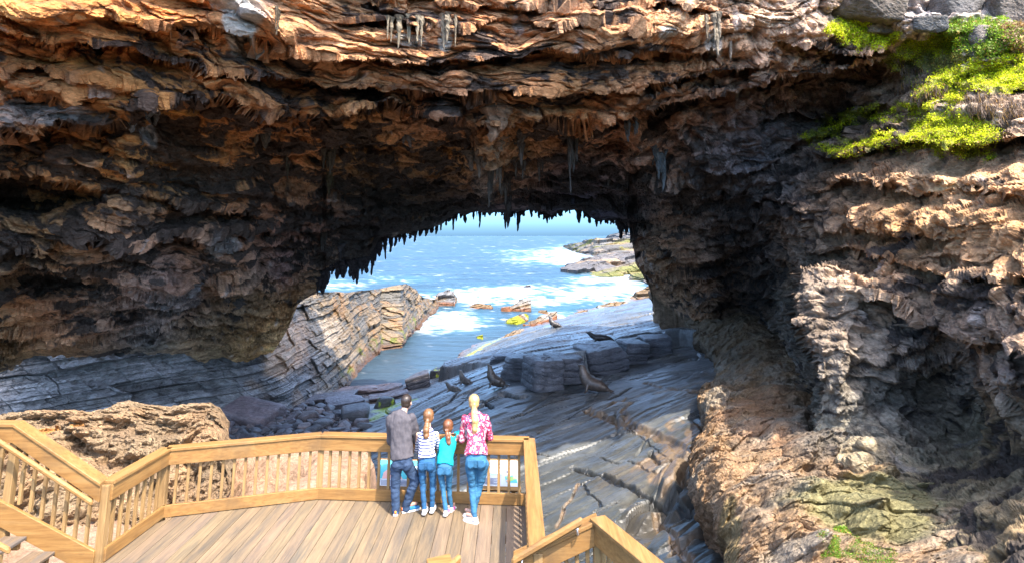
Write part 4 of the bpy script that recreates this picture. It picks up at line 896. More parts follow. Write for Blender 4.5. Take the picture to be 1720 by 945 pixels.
# headland
M_HEAD = rock_mat('headland_stone', .06, 1.2, .85, (.7, 1.3), (1, 1, 3))
def c_head(moss, base=(.20, .185, .165)):
    def f(P, U, Vv, h, t):
        n = fbm(P * .03, 5, 5, .6); c = .7 * np.array(base) * (1 + .8 * n)[..., None]
        dkk = sst(.25, .7, t + .6 * n)[..., None]; c = c * (1 - dkk * .55) + np.array([.10, .095, .095]) * dkk * .55
        m = (sst(.02, .16, fbm(P * .03 + 7, 4, 7) + moss - .5))[..., None]; c = c * (1 - m * .8) + np.array([.19, .19, .05]) * m * .6
        og = sst(.1, .3, fbm(P * .04 + 17, 4, 7))[..., None] * .5; c = c * (1 - og) + np.array([.36, .24, .13]) * og
        return c
    return f
for (nm, top, bot, lean, cf, am) in [
    ('headland', [(1012,404),(1020,398),(1030,393),(1045,390),(1060,391),(1110,389)], [(1012,408),(1110,412)], 60, c_head(.0, (.22,.21,.20)), 6),
    ('headland', [(946,414),(960,410),(985,406),(1010,402),(1040,402),(1110,400)], [(946,416),(962,424),(1000,432),(1110,438)], 120, c_head(.48), 4),
    ('headland', [(941,453),(960,445),(985,434),(1010,428),(1050,424),(1110,420)], [(941,457),(970,461),(1010,459),(1110,452)], 50, c_head(.1, (.16,.15,.15)), 2.5),
    ('headland', [(988,461),(1010,454),(1040,446),(1060,442),(1110,436)], [(988,465),(1020,467),(1110,462)], 30, c_head(.55, (.24,.2,.16)), 1.6),
    ('headland', [(1045,472),(1060,464),(1080,459),(1110,455)], [(1045,474),(1080,478),(1110,480)], 18, c_head(.38, (.18,.16,.14)), 1.2)]:
    o = ridge(nm, top, bot, SEAZ - .3, lean, cf, M_HEAD, am, am * 1.3, .12, 60, 150, 40, int(am * 10)); tag(o, kind='structure')
# blocks on the slab and the boulder beach
def on_plat(u, v, up=0): 
    p = plat_pt(u, v); p[2] += up; return p
rock('rock_slab', 'tilted dark slab with a brown weathered edge at the end of the inlet', 'rock', atz(703,640,-8.6), (1.15, .8, .75), (0, R(-16), R(12)), 11, (.06,.055,.06), (.20,.15,.12), boxy=.9, cuts=4, layer=.5)
rock('rock_block', 'small dark block capped with moss beside the tilted slab', 'rock', atz(735,630,-8.9), (.6, .6, .65), (0, R(10), R(-20)), 12, (.05,.05,.05), None, .5, boxy=.9, cuts=4)
rock('rock_ledge', 'low flat reddish ledge between the inlet water and the cobbles', 'rock', atz(628,656,-9.25), (3.2, 1.4, .45), (0, R(-4), R(14)), 13, (.09,.07,.07), (.17,.12,.11), boxy=.8, cuts=6, layer=.5)
rock('rock_ledge', 'second flat ledge lower and nearer, behind the man\'s shoulder', 'rock', atz(655,668,-9.1), (1.6, .9, .35), (0, R(-6), R(10)), 14, (.08,.065,.065), (.13,.10,.10), boxy=.8, cuts=6, layer=.5)
rock('flat_boulder', 'flat topped dark table boulder on the cobbles by the slate wall', 'boulder', atz(581,679,-8.7), (1.6, 1.1, .55), (R(4), R(-3), R(18)), 15, (.055,.055,.065), (.15,.145,.165), boxy=.95, cuts=4, layer=.6)
rock('rock_ledge', 'thin dark shelf stone behind the flat table boulder', 'rock', atz(560,668,-8.8), (1.9, 1.0, .3), (0, R(-5), R(10)), 16, (.06,.055,.06), (.12,.11,.12), boxy=.9, cuts=4)
rock('round_boulder', 'smooth rounded dark boulder at the slab edge left of the man', 'boulder', atz(598,700,-8.3), (1.05, .9, .75), (0, 0, .3), 17, (.06,.06,.065), (.09,.085,.09), boxy=.2, cuts=7, rough=.03, soft=7)
rock('round_boulder', 'pair stone with green weed beside the man\'s head', 'boulder', atz(646,677,-8.5), (.75, .7, .5), (0, 0, .8), 18, (.055,.055,.055), None, .35, boxy=.3, cuts=7, soft=8)
rock('sloping_boulder', 'broad purplish sloping boulder against the slate wall left of the cobbles', 'boulder', atz(425,699,-8.2), (2.0, 1.3, .8), (R(14), R(10), -.2), 19, (.12,.095,.10), (.17,.13,.135), boxy=.5, cuts=6)
protos = []
rs = np.random.RandomState(5)
spots = []
region = [(376,722),(384,700),(420,712),(455,705),(480,690),(520,676),(560,690),(575,700),(580,716),(612,712),(620,722),(600,745),(376,760)]
tries = 0
while len(spots) < 150 and tries < 6000:
    tries += 1
    u = rs.uniform(376, 622); v = rs.uniform(676, 745)
    if poly_sd(region, np.array([u]), np.array([v]))[0] < 0: continue
    sz = rs.choice([.26, .34, .45, .6], p=[.35, .3, .23, .12]) * rs.uniform(.85, 1.15)
    p = atz(u, v, -8.45)
    if all(math.hypot(p[0] - q[0][0], p[1] - q[0][1]) > (sz + q[1]) * .72 for q in spots): spots.append((p, sz))
for k, (p, sz) in enumerate(spots):
    if k < 7:
        c_ = [(.11,.095,.10),(.075,.075,.085),(.14,.115,.115),(.09,.09,.10),(.17,.14,.14),(.065,.06,.07),(.12,.10,.11)][k]
        o = rock('cobble', 'dark grey wave-rounded stone in the cobble heap below the slate wall', 'stone', (0, 0, 0), (1, .8, .62), (0, 0, 0), 30 + k, c_, None, 0, 'stones of the cobble beach', boxy=.3, cuts=10, n=9, rough=.05, soft=9)
        protos.append(o)
    else:
        o = protos[k % 7].copy(); link(o)
    o.location = V(p + np.array([0, 0, sz * .25])); o.scale = (sz * rs.uniform(.9, 1.3), sz * rs.uniform(.9, 1.2), sz * rs.uniform(.8, 1.1)); o.rotation_euler = (rs.uniform(-.4, .4), rs.uniform(-.4, .4), rs.uniform(0, 6.28))

# broken blocks standing along the step in the slab
for k, (u, v, z, bx, rz_, ry, lb) in enumerate([
    (884,616,-4.35,(1.5,.9,.80),-.62,-.10,'long dark block leaning along the left flank of the broken ledge'),(912,626,-3.95,(1.15,1.0,.95),.35,.06,'corner block jutting out at the point of the broken ledge'),
    (950,617,-3.75,(1.25,.9,.80),.36,.05,'dark block right of the corner block in the broken ledge'),(1011,602,-3.65,(1.55,1.1,.85),.40,-.10,'big tilted block standing apart in the middle of the broken ledge'),
    (1061,590,-3.55,(1.0,.9,.75),.30,.08,'squarish block behind the upright seal, right of the big tilted block'),(1100,579,-3.45,(1.2,.9,.75),.2,-.05,'rightmost dark block of the broken ledge beneath the cave wall'),(846,602,-5.3,(1.0,.6,.40),-.5,-.1,'low slab fragment at the left tail of the broken ledge')]):
    rock('rock_block', lb, 'rock', atz(u, v, z), bx, (.04, ry, rz_), 80 + k, (.08,.085,.10), (.115,.12,.14), 0, 'blocks of the broken ledge', None, boxy=.95, cuts=5, layer=.55, rough=.05, n=26, soft=22)
# ================================================================== TIMBER
def wood_mat(name, axis, a=(.265, .142, .045), b=(.17, .082, .024), grey=None, rough=.62):
    m = NT(name); sc = {'x': (.8, 14, 14), 'y': (14, .8, 14), 'z': (14, 14, .8)}[axis]
    p = m.pos(sc); q = m.pos((2, 2, 2)); fine = m.noise(p, 2.4, 8, .65, .6); wide = m.noise(p, .5, 4, .6, .4); blot = m.noise(q, .9, 5, .6)
    c = m.mix(a, b, m.ramp(fine, [(.38, 0.), (.66, 1.)])); c = m.mix(c, (.31, .20, .085), m.ramp(wide, [(.5, 0.), (.8, .6)]))
    c = m.mix(c, (.11, .065, .03), m.ramp(blot, [(.52, 0.), (.72, .7)]))
    if grey: c = m.mix(c, grey, m.ramp(m.noise(m.pos(tuple(k * .35 + .3 for k in sc)), 1.3, 6, .7, .5), [(.40, .0), (.62, .85)]))
    kn = m.n('ShaderNodeTexVoronoi'); kn.inputs['Scale'].default_value = 1.0; m.l(m.pos({'x': (1.5, 5, 5), 'y': (5, 1.5, 5), 'z': (5, 5, 1.5)}[axis]), kn.inputs['Vector'])
    c = m.mix(c, (.17, .085, .03), m.ramp(kn.outputs[0], [(.05, .85), (.11, 0.)]))
    m.base(c); m.bump(m.math('ADD', fine, m.math('MULTIPLY', wide, .6)), .6, .006); m.set(Roughness=rough, Specular_IOR_Level=.3); return m.m
W_X = wood_mat('pine_along_x', 'x'); W_Y = wood_mat('pine_along_y', 'y'); W_Z = wood_mat('pine_upright', 'z', (.29, .18, .075), (.19, .11, .042))
W_TREAD = wood_mat('worn_tread', 'y', (.17, .12, .075), (.095, .065, .04), (.085, .075, .068), .8)
def _deckm():
    m = NT('weathered_decking'); p = m.pos((10, .55, 10)); fine = m.noise(p, 2.2, 9, .7, .8); w = m.noise(m.pos((5, .5, 1)), 1.1, 6, .65, .6); b = m.noise(m.pos((1, .6, 1)), .8, 4, .6)
    c = m.mix((.205, .15, .095), (.115, .086, .06), m.ramp(fine, [(.36, 0.), (.68, 1.)]))
    c = m.mix(c, (.075, .068, .062), m.ramp(w, [(.47, 0.), (.66, .8)])); c = m.mix(c, (.20, .145, .09), m.ramp(b, [(.45, 0.), (.75, .45)]))
    c = m.mix(c, tint(m), 1.0, 'MULTIPLY')
    m.base(c); m.bump(m.math('ADD', fine, w), .8, .008); m.set(Roughness=.82, Specular_IOR_Level=.2); return m.m
M_DECK = _deckm()
def _met():
    m = NT('galvanised_steel'); n = m.noise(m.pos((30, 30, 30)), 1, 4); m.base((.55, .56, .58)); m.set(Metallic=.9, Roughness=m.ramp(n, [(.3, .28), (.7, .5)])); return m.m
M_MET = _met()
def add_board(bm, p0, p1, w, h, side=None, bev=.006):
    """board from p0 to p1 (centre line), w across, h up; the cross-section stays upright"""
    p0 = Vector([float(q) for q in p0]); p1 = Vector([float(q) for q in p1]); d = p1 - p0
    hd = Vector((d.x, d.y, 0))
    if hd.length < 1e-4: s = Vector((1, 0, 0)) if side is None else Vector(side); up = s.cross(d.normalized()).normalized()
    else: s = Vector((hd.y, -hd.x, 0)).normalized(); up = Vector((0, 0, 1))
    vs = []
    for p in (p0, p1):
        for a, b in ((-1, -1), (1, -1), (1, 1), (-1, 1)):
            vs.append(bm.verts.new(p + s * (a * w / 2) + up * (b * h / 2)))
    fs = [(3, 2, 1, 0), (4, 5, 6, 7), (0, 1, 5, 4), (1, 2, 6, 5), (2, 3, 7, 6), (3, 0, 4, 7)]
    nf = [bm.faces.new([vs[k] for k in f]) for f in fs]
    if bev: bmesh.ops.bevel(bm, geom=list({e for f in nf for e in f.edges}), offset=bev, segments=1, affect='EDGES')
def board(name, p0, p1, w, h, mat, parent, bev=.006, side=None):
    bm = bmesh.new(); add_board(bm, p0, p1, w, h, side, bev); bmesh.ops.recalc_face_normals(bm, faces=bm.faces); return bm_obj(name, bm, mat, parent)
def tube_bm(bm, pts, rad, ns=12, cap=True):
    pts = [Vector([float(q) for q in p]) for p in pts]; rings = []
    for i, p in enumerate(pts):
        t = (pts[min(i + 1, len(pts) - 1)] - pts[max(i - 1, 0)]).normalized()
        a = t.orthogonal().normalized() if i == 0 else (a - t * a.dot(t)).normalized()
        b = t.cross(a); r = rad if isinstance(rad, (int, float)) else rad[i]
        rings.append([bm.verts.new(p + a * (r * math.cos(k * 6.2832 / ns)) + b * (r * math.sin(k * 6.2832 / ns))) for k in range(ns)])
    for r0, r1 in zip(rings[:-1], rings[1:]):
        for k in range(ns): bm.faces.new((r0[k], r0[(k + 1) % ns], r1[(k + 1) % ns], r1[k]))
    if cap: bm.faces.new(rings[0][::-1]); bm.faces.new(rings[-1])
def tube(name, pts, rad, mat, parent=None, ns=12, smooth=True):
    bm = bmesh.new(); tube_bm(bm, pts, rad, ns); return bm_obj(name, bm, mat, parent, smooth)
TOP = 1.0
def rail_section(root, a, b, post_a=True, post_b=False, za=0., zb=0., toe=True, inner=-1, skip=()):
    """cap, skirt board, toe board and balusters between plan points a and b"""
    a = Vector((*a, za)); b = Vector((*b, zb)); d = (b - a); L = Vector((d.x, d.y, 0)).length; dr = Vector((d.x, d.y, 0)).normalized()
    n = Vector((-dr.y, dr.x, 0)) * inner                                  # towards the deck
    mat = W_X if abs(dr.x) > abs(dr.y) else W_Y
    ex = dr * .0
    board('top_rail', a + Vector((0, 0, TOP - .022)), b + Vector((0, 0, TOP - .022)), .19, .044, mat, root)
    board('rail_skirt', a + n * .055 + Vector((0, 0, TOP - .147)), b + n * .055 + Vector((0, 0, TOP - .147)), .038, .20, mat, root)
    if toe: board('toe_board', a + n * .05 + Vector((0, 0, .095)), b + n * .05 + Vector((0, 0, .095)), .042, .17, mat, root)
    for flag, p in ((post_a, a), (post_b, b)):
        if flag: board('post', p - n * .005 + Vector((0, 0, -.45)), p - n * .005 + Vector((0, 0, TOP - .046)), .10, .10, W_Z, root, .006, dr)
    k = max(2, round(L / .165)); 
    for i in range(1, k):
        f = i / k; p = a.lerp(b, f)
        board('baluster', p + Vector((0, 0, -.02 if toe else .06)), p + Vector((0, 0, TOP - .046)), .042, .042, W_Z, root, .003, dr)
A_, B_, C_, D_, E_ = (-5.46, 8.75), (-5.40, 10.05), (-3.19, 10.72), (.28, 10.48), (.27, 7.0)
# ---- deck
deck = empty('viewing_deck', (-2.5, 8, 0)); tag(deck, 'weathered timber viewing platform the family stands on', 'deck')
bpy.context.view_layer.update()
DI = Matrix.Translation((2.5, -8, 0))
def build_decking():
    bm = bmesh.new(); lay = bm.verts.layers.float_color.new('tint')
    outline = [(-5.44, 5.6), (-5.44, 8.75), B_, C_, D_, (.27, 5.6)]
    def ymax(x):
        if x < B_[0]: return 8.75 + (x - A_[0]) / (B_[0] - A_[0]) * (B_[1] - A_[1])
        if x < C_[0]: return B_[1] + (x - B_[0]) / (C_[0] - B_[0]) * (C_[1] - B_[1])
        return C_[1] + (x - C_[0]) / (D_[0] - C_[0]) * (D_[1] - C_[1])
    x = -5.42; k = 0; rs = np.random.RandomState(2)
    while x < .26:
        w = min(.205, .262 - x); g = .004
        y1a, y1b = ymax(x + g) - .01, ymax(x + w - g) - .01
        zt = 0 + rs.uniform(-.002, .002); c = rs.uniform(.82, 1.12); c = (c, c * rs.uniform(.96, 1.01), c * rs.uniform(.9, 1.02), 1)
        top = [(x + g, 5.6), (x + w - g, 5.6), (x + w - g, y1b), (x + g, y1a)]
        v1 = [bm.verts.new((a - -2.5, b - 8, zt)) for a, b in top]; v0 = [bm.verts.new((a - -2.5, b - 8, zt - .04)) for a, b in top]
        for v in v1 + v0: v[lay] = c
        bm.faces.new(v1); bm.faces.new(v0[::-1])
        for q in range(4): bm.faces.new((v1[q], v0[q], v0[(q + 1) % 4], v1[(q + 1) % 4]))
        x += w; k += 1
    bmesh.ops.recalc_face_normals(bm, faces=bm.faces)
    return bm_obj('decking', bm, M_DECK, deck)
build_decking()
def loc(p): return (p[0] + 2.5, p[1] - 8, p[2])
for a, b in ((A_, B_), (B_, C_), (C_, D_), (D_, (.27, 5.6))):
    board('edge_beam', loc((*a, -.15)), loc((*b, -.15)), .05, .20, W_X, deck)
for y in (6.2, 7.4, 8.6, 9.6): board('joist', loc((-5.3, y, -.10)), loc((.2, y, -.10)), .06, .11, W_X, deck)
for (x, y) in ((-5.2, 8.9), (-3.2, 10.5), (-1.4, 10.4), (.15, 10.3), (.15, 7.2), (-5.2, 6)): board('support_post', loc((x, y, -7.5)), loc((x, y, -.25)), .12, .12, W_Z, deck, .006, (1, 0, 0))
# ---- railing round the deck
rl = empty('deck_railing'); tag(rl, 'golden pine balustrade round the edge of the viewing deck', 'railing')
rail_section(rl, A_, B_, True, True, inner=-1)
rail_section(rl, B_, C_, False, True, inner=-1)
rail_section(rl, C_, D_, False, False, inner=-1)
rail_section(rl, D_, E_, True, True, inner=-1)
# ---- left stair with its railing
st_ = empty('staircase', (-6.6, 8, 0)); tag(st_, 'open timber steps rising to the left of the deck', 'stairs')
def sloc(p): return (p[0] + 6.6, p[1] - 8, p[2])
for k in range(7):
    x1 = -5.99 - .395 * (k); z = .18 * (k + 1)
    for q in range(2):
        board('tread', sloc((x1 - .085 - q * .155, 8.66, z - .02)), sloc((x1 - .085 - q * .155, 6.9, z - .02)), .15, .04, W_TREAD, st_)
    board('tread_cleat', sloc((x1 - .05, 8.60, z - .09)), sloc((x1 - .28, 8.60, z - .09)), .05, .09, W_X, st_)
for y in (8.70, 6.85): board('stringer', sloc((-5.5, y, .02)), sloc((-9.0, y, .02 + 3.5 * .456)), .05, .30, W_X, st_)
ls = empty('stair_railing'); tag(ls, 'pine railing with a round handrail climbing beside the left steps', 'railing')
xa, za = -5.46, 0.0; xb, zb = -6.78, .74
def seg(x): return (x - xa) / (xb - xa) * (zb - za)
rail_section(ls, (xa - .05, 8.75), (xb, 8.75), False, True, za + .0, zb, False, inner=1)
rail_section(ls, (xb, 8.75), (-9.4, 8.75), False, False, zb, zb + .02, False, inner=1)
hr = board('handrail', (xa - .05, 8.55, .80), (xb - .35, 8.55, .80 + seg(xb - .30)), .055, .075, W_X, ls, .02)
for x in (-5.75, -6.55): 
    z = .80 + seg(x); tube('bracket', [(x, 8.55, z - .04), (x, 8.56, z - .10), (x, 8.68, z - .10)], .008, M_MET, hr)
nr_ = empty('stair_railing'); tag(nr_, 'end of the near handrail cut off by the left edge of the photo', 'railing')
board('handrail', at(17, 925, 7.25), at(17, 925, 7.25) + np.array([-2.2, 0, 1.0]), .055, .07, W_X, nr_, .02)
board('post', at(12, 935, 7.25) + np.array([-.12, 0, -1.0]), at(12, 935, 7.25) + np.array([-.12, 0, 0.02]), .09, .09, W_Z, nr_, .005, (1, 0, 0))
# ---- right stair railing in the bottom right
rr = empty('stair_railing'); tag(rr, 'pine railing with steel-bracketed handrail at the bottom right corner of the deck', 'railing')
F_ = at(1003, 866, 7.05); G_ = atz(1120, 962, float(F_[2])); L_ = at(862, 932, 7.05)
def sec2(a, b, mat, off):
    a = Vector(V(a)); b = Vector(V(b)); d = b - a; dr = Vector((d.x, d.y, 0)).normalized(); n = Vector(off)
    board('top_rail', a + Vector((0, 0, -.022)), b + Vector((0, 0, -.022)), .19, .044, mat, rr)
    board('rail_skirt', a + n * .06 + Vector((0, 0, -.147)), b + n * .06 + Vector((0, 0, -.147)), .038, .2, mat, rr)
    k = max(2, round(Vector((d.x, d.y, 0)).length / .115))
    for i in range(1, k):
        p = a.lerp(b, i / k); board('baluster', p + Vector((0, 0, -1.0)), p + Vector((0, 0, -.046)), .042, .042, W_Z, rr, .003, dr)
sec2(L_, F_, W_X, (0, -1, 0)); sec2(F_, G_ + (G_ - F_) * 1.2, W_Y, (-1, 0, 0))
board('post', F_ + np.array([0, .0, -1.4]), F_ + np.array([0, 0, -.05]), .1, .1, W_Z, rr, .006, (1, 0, 0))
ha = L_ + np.array([-.02, -.17, .02]); hb = F_ + np.array([-.18, -.17, .03])
hr = board('handrail', ha, hb, .06, .085, W_X, rr, .022)
for f in (.15, .93):
    p = ha + (hb - ha) * f; tube('bracket', [p + np.array([0, 0, -.04]), p + np.array([0, .005, -.11]), p + np.array([.01, .03, -.125]), p + np.array([.02, .11, -.125])], .009, M_MET, hr)
    tube('bracket_plate', [p + np.array([.02, .098, -.125]), p + np.array([.02, .108, -.125])], .035, M_MET, hr, 20)
br_ = empty('stair_railing'); tag(br_, 'short rail end poking up over the deck boards at the bottom edge', 'railing')
q = at(745, 941, 6.9)
board('top_rail', q + np.array([-.16, -.05, -.02]), q + np.array([.08, .015, .0]), .19, .044, W_X, br_)
board('handrail', q + np.array([.06, -.12, -.02]), q + np.array([.17, .02, .02]), .06, .085, W_Y, br_, .02)
board('post', q + np.array([-.02, -.03, -.97]), q + np.array([-.02, -.03, -.045]), .1, .1, W_Z, br_, .006, (1, 0, 0))

# ================================================================== information panels beyond the rail
def plain(name, c, rough=.6, **kw):
    m = NT(name); n = m.noise(m.pos((8, 8, 8)), 1, 4); m.base(m.mix(c, tuple(min(1, k * .8) for k in c), m.ramp(n, [(.4, 0.), (.7, .5)]))); m.set(Roughness=rough, **kw); return m.m
P_WHITE = plain('panel_white', (.52, .56, .60), .3); P_BLUE = plain('panel_blue', (.12, .36, .62), .3); P_TURQ = plain('panel_turquoise', (.05, .40, .46), .3); P_PINK = plain('panel_pink', (.60, .33, .30), .3)
P_NAVY = plain('panel_navy', (.04, .05, .16), .3); P_GRN = plain('panel_green', (.25, .48, .12), .3); P_TAN = plain('panel_tan', (.55, .42, .28), .3); P_SKY = plain('panel_pale_blue', (.42, .62, .80), .3)
def info_panel(u0, u1, lab, art):
    d1, d0 = 11.15, 10.86; vt, vb = 771, 815
    tl, tr, bl, br = at(u0, vt, d1), at(u1, vt + 2, d1), at(u0, vb, d0), at(u1, vb + 1, d0)
    root = empty('info_panel', V((bl + br) / 2)); tag(root, lab, 'sign'); inv = -((bl + br) / 2)
    nrm = np.cross(tr - tl, bl - tl); nrm = -nrm / np.linalg.norm(nrm); nrm = nrm * np.sign(-nrm[1])
    def P(s, t, k): return tl + (tr - tl) * s + (bl - tl) * t + nrm * k + inv
    def slab(name, s0, t0, s1, t1, k0, k1, mat, par, pts=None):
        pts = pts or [(s0, t0), (s1, t0), (s1, t1), (s0, t1)]; n = len(pts)
        vs = [P(a, b, k0) for a, b in pts] + [P(a, b, k1) for a, b in pts]
        fc = [tuple(range(n)), tuple(range(2 * n - 1, n - 1, -1))] + [(i, i + n, (i + 1) % n + n, (i + 1) % n) for i in range(n)]
        return raw_mesh(name, vs, fc, mat, par)
    face = slab('panel', 0, 0, 1, 1, -.012, 0, P_WHITE, root)
    for (nm, pts, mat, k) in art: slab(nm, 0, 0, 0, 0, .001 * k, .001 * k + .0008, mat, face, pts)
    slab('frame', -.03, 1.0, 1.03, 1.14, -.05, .012, W_X, root); slab('frame', -.03, -.05, 1.03, 0.0, -.05, .004, W_X, root)
    for s in (.12, .88):
        a = P(s, .5, -.05); board('leg', a + np.array([0, .0, -2.4]), a, .07, .07, W_Z, root, .004, (1, 0, 0)); board('brace', P(s, 1.0, -.03) + np.array([.0, 0, -.02]), P(s, 1.0, -.03) + np.array([-.05, .25, -.45]), .05, .08, W_Y, root)
    return root
def rect(a, b, c, d): return [(a, b), (c, b), (c, d), (a, d)]
def disc(cx, cy, rx, ry, n=10): return [(cx + rx * math.cos(6.2832 * k / n), cy + ry * math.sin(6.2832 * k / n)) for k in range(n)]
art = [('picture', rect(.02, .03, .98, .30), P_SKY, 1), ('picture', rect(.34, .32, .60, .58), P_SKY, 3), ('picture', [(.68, .62), (.96, .55), (.96, .85), (.70, .84)], P_TURQ, 3), ('picture', [(.70, .66), (.9, .6), (.95, .7), (.8, .8)], P_GRN, 5), ('caption', rect(.05, .13, .62, .17), P_NAVY, 3)]
for k in range(12):
    a = math.pi * (1.0 + 1.15 * k / 11) ; art.append(('picture', disc(.42 + .36 * math.cos(a), .62 + .36 * math.sin(a), .035, .045), P_PINK if k % 2 else P_NAVY, 5))
for k in range(8): art.append(('caption', rect(.06, .70 + k * .03, .55 - .06 * (k % 3), .712 + k * .03), P_NAVY, 3))
for k in range(4): art.append(('caption', rect(.70, .10 + k * .06, .93 - .05 * (k % 2), .125 + k * .06), P_BLUE, 3))
info_panel(798, 870, 'white and blue information panel behind the railing right of the woman', art)
art = [('picture', rect(.0, .0, 1, .72), P_TURQ, 1), ('picture', [(.08, .72), (.12, .5), (.22, .36), (.36, .34), (.5, .5), (.58, .72)], P_PINK, 3), ('picture', disc(.32, .42, .05, .06), P_TAN, 5), ('picture', [(.5, .1), (.62, .06), (.6, .16)], P_BLUE, 3), ('picture', [(.72, .3), (.95, .2), (.96, .6), (.76, .66)], P_SKY, 3)]
for k in range(5): art.append(('caption', rect(.05, .78 + k * .04, .9 - .1 * (k % 2), .795 + k * .04), P_NAVY, 3))
info_panel(636, 704, 'turquoise information panel behind the railing beside the man\'s legs', art)
# ================================================================== PEOPLE (seen from behind, leaning on the rail)
def add_loft(bm, secs, ns=16, ref=(1, 0, 0)):
    """secs: (x, y, z, rx, ry) rings perpendicular to the path"""
    P = [Vector(s[:3]) for s in secs]; rings = []
    ref = Vector(ref)
    for i, p in enumerate(P):
        t = (P[min(i + 1, len(P) - 1)] - P[max(i - 1, 0)]).normalized()
        a = (ref - t * ref.dot(t)); a = a.normalized() if a.length > .05 else Vector((0, 1, 0)); a = (a - t * a.dot(t)).normalized(); b = t.cross(a)
        rx, ry = secs[i][3], secs[i][4]
        rings.append([bm.verts.new(p + a * (rx * math.cos(k * 6.2832 / ns)) + b * (ry * math.sin(k * 6.2832 / ns))) for k in range(ns)])
    for r0, r1 in zip(rings[:-1], rings[1:]):
        for k in range(ns): bm.faces.new((r0[k], r0[(k + 1) % ns], r1[(k + 1) % ns], r1[k]))
    bm.faces.new(rings[0][::-1]); bm.faces.new(rings[-1])
def add_ball(bm, c, r, rot=None):
    m = Matrix.Translation(Vector(c)) @ (rot or Matrix()) @ Matrix.Diagonal((*r, 1))
    bmesh.ops.create_uvsphere(bm, u_segments=18, v_segments=12, radius=1, matrix=m)
def limb(bm, pts, ns=12):
    """tapered chain: (x,y,z,r)"""
    for a, b in zip(pts[:-1], pts[1:]):
        add_loft(bm, [(*a[:3], a[3], a[3]), tuple((Vector(a[:3]) * .5 + Vector(b[:3]) * .5)[:]) + ((a[3] + b[3]) / 2,) * 2, (*b[:3], b[3], b[3])], ns)
    for p in pts: add_ball(bm, p[:3], (p[3],) * 3)
def fuse(name, bm, mat, parent, voxel=.012, smooth=4, disp=None, tintfn=None):
    bmesh.ops.recalc_face_normals(bm, faces=bm.faces)
    me = bpy.data.meshes.new('tmp'); bm.to_mesh(me); bm.free(); o = bpy.data.objects.new('tmp', me); COL.objects.link(o)
    r = o.modifiers.new('r', 'REMESH'); r.mode = 'VOXEL'; r.voxel_size = voxel
    if smooth: q = o.modifiers.new('s', 'SMOOTH'); q.iterations = smooth; q.factor = .6
    dg = bpy.context.evaluated_depsgraph_get(); nm = bpy.data.meshes.new_from_object(o.evaluated_get(dg))
    bpy.data.objects.remove(o); bpy.data.meshes.remove(me); nm.name = name
    co = np.empty(len(nm.vertices) * 3, F32); nm.vertices.foreach_get('co', co); co = co.reshape(-1, 3)
    if disp:
        no = np.empty(len(nm.vertices) * 3, F32); nm.vertices.foreach_get('normal', no); co = co + no.reshape(-1, 3) * disp(co)[:, None]; nm.vertices.foreach_set('co', co.reshape(-1).astype(F32))
    if tintfn:
        a_ = nm.color_attributes.new('tint', 'FLOAT_COLOR', 'POINT'); a_.data.foreach_set('color', np.c_[tintfn(co), np.ones(len(co))].astype(F32).reshape(-1))
    nm.polygons.foreach_set('use_smooth', np.ones(len(nm.polygons), bool)); nm.materials.clear(); nm.materials.append(mat); nm.update()
    return link(bpy.data.objects.new(name, nm), parent)
def cloth(name, c, rough=.85, scale=300, var=.25):
    m = NT(name); p = m.pos(obj=True); w = m.noise(p, scale, 2); f = m.noise(p, 9, 5, .6)
    k = m.mix(c if not isinstance(c, tuple) else c, (0.02, .02, .03), m.ramp(f, [(.45, 0.), (.85, var)])); m.base(k); m.bump(m.math('ADD', m.math('MULTIPLY', w, .15), f), .6, .012); m.set(Roughness=rough, Specular_IOR_Level=.2); return m
SKIN = NT('skin'); SKIN.base((.45, .26, .19)); SKIN.set(Roughness=.5, Subsurface_Weight=.1); SKIN = SKIN.m
def hair_mat(name, a, b):
    m = NT(name); p = m.pos((60, 60, 6), obj=True); n = m.noise(p, 1.2, 4, .6); m.base(m.mix(a, b, m.ramp(n, [(.35, 0.), (.65, 1.)]))); m.bump(n, .6, .006); m.set(Roughness=.42, Specular_IOR_Level=.5); return m.m
H_DARK = hair_mat('short_dark_brown_hair', (.035, .022, .015), (.014, .009, .006)); H_BROWN = hair_mat('brown_hair', (.24, .115, .045), (.09, .038, .016)); H_AUB = hair_mat('auburn_hair', (.20, .075, .03), (.07, .026, .012)); H_BLOND = hair_mat('blonde_hair', (.52, .33, .14), (.32, .18, .06))
GREY = cloth('charcoal_jersey', (.075, .068, .075)).m; JEAN = cloth('blue_denim', (.022, .085, .18), .8, 400, .5).m; JEAN2 = cloth('mid_blue_denim', (.032, .12, .22), .8, 400, .5).m; NAVY = cloth('dark_navy_denim', (.028, .05, .095), .8, 400, .5).m
TURQ = cloth('turquoise_jersey', (.008, .36, .41), .8).m; WHT = cloth('white_canvas', (.52, .51, .51), .7, 200, .1).m; BLUESH = cloth('blue_trainer_mesh', (.02, .14, .34), .6).m; PINKSH = cloth('pink_canvas', (.75, .12, .42), .6).m; ORNG = cloth('orange_trim', (.8, .22, .03), .6).m
m = NT('striped_jersey'); p = m.pos((1, 1, 1), obj=True); sx = m.n('ShaderNodeSeparateXYZ'); m.l(p, sx.inputs[0])
wv = m.math('FRACT', m.math('ADD', m.math('MULTIPLY', sx.outputs[2], 24.0), m.math('MULTIPLY', m.noise(p, 6, 3), .7))); m.base(m.mix((.52, .53, .57), (.03, .035, .16), m.ramp(wv, [(.54, 0.), (.60, 1.)]))); m.set(Roughness=.85); STRIPE = m.m
m = NT('floral_blouse'); p = m.pos((1, 1, 1), obj=True); v1 = m.n('ShaderNodeTexVoronoi'); v1.inputs['Scale'].default_value = 34; m.l(p, v1.inputs['Vector'])
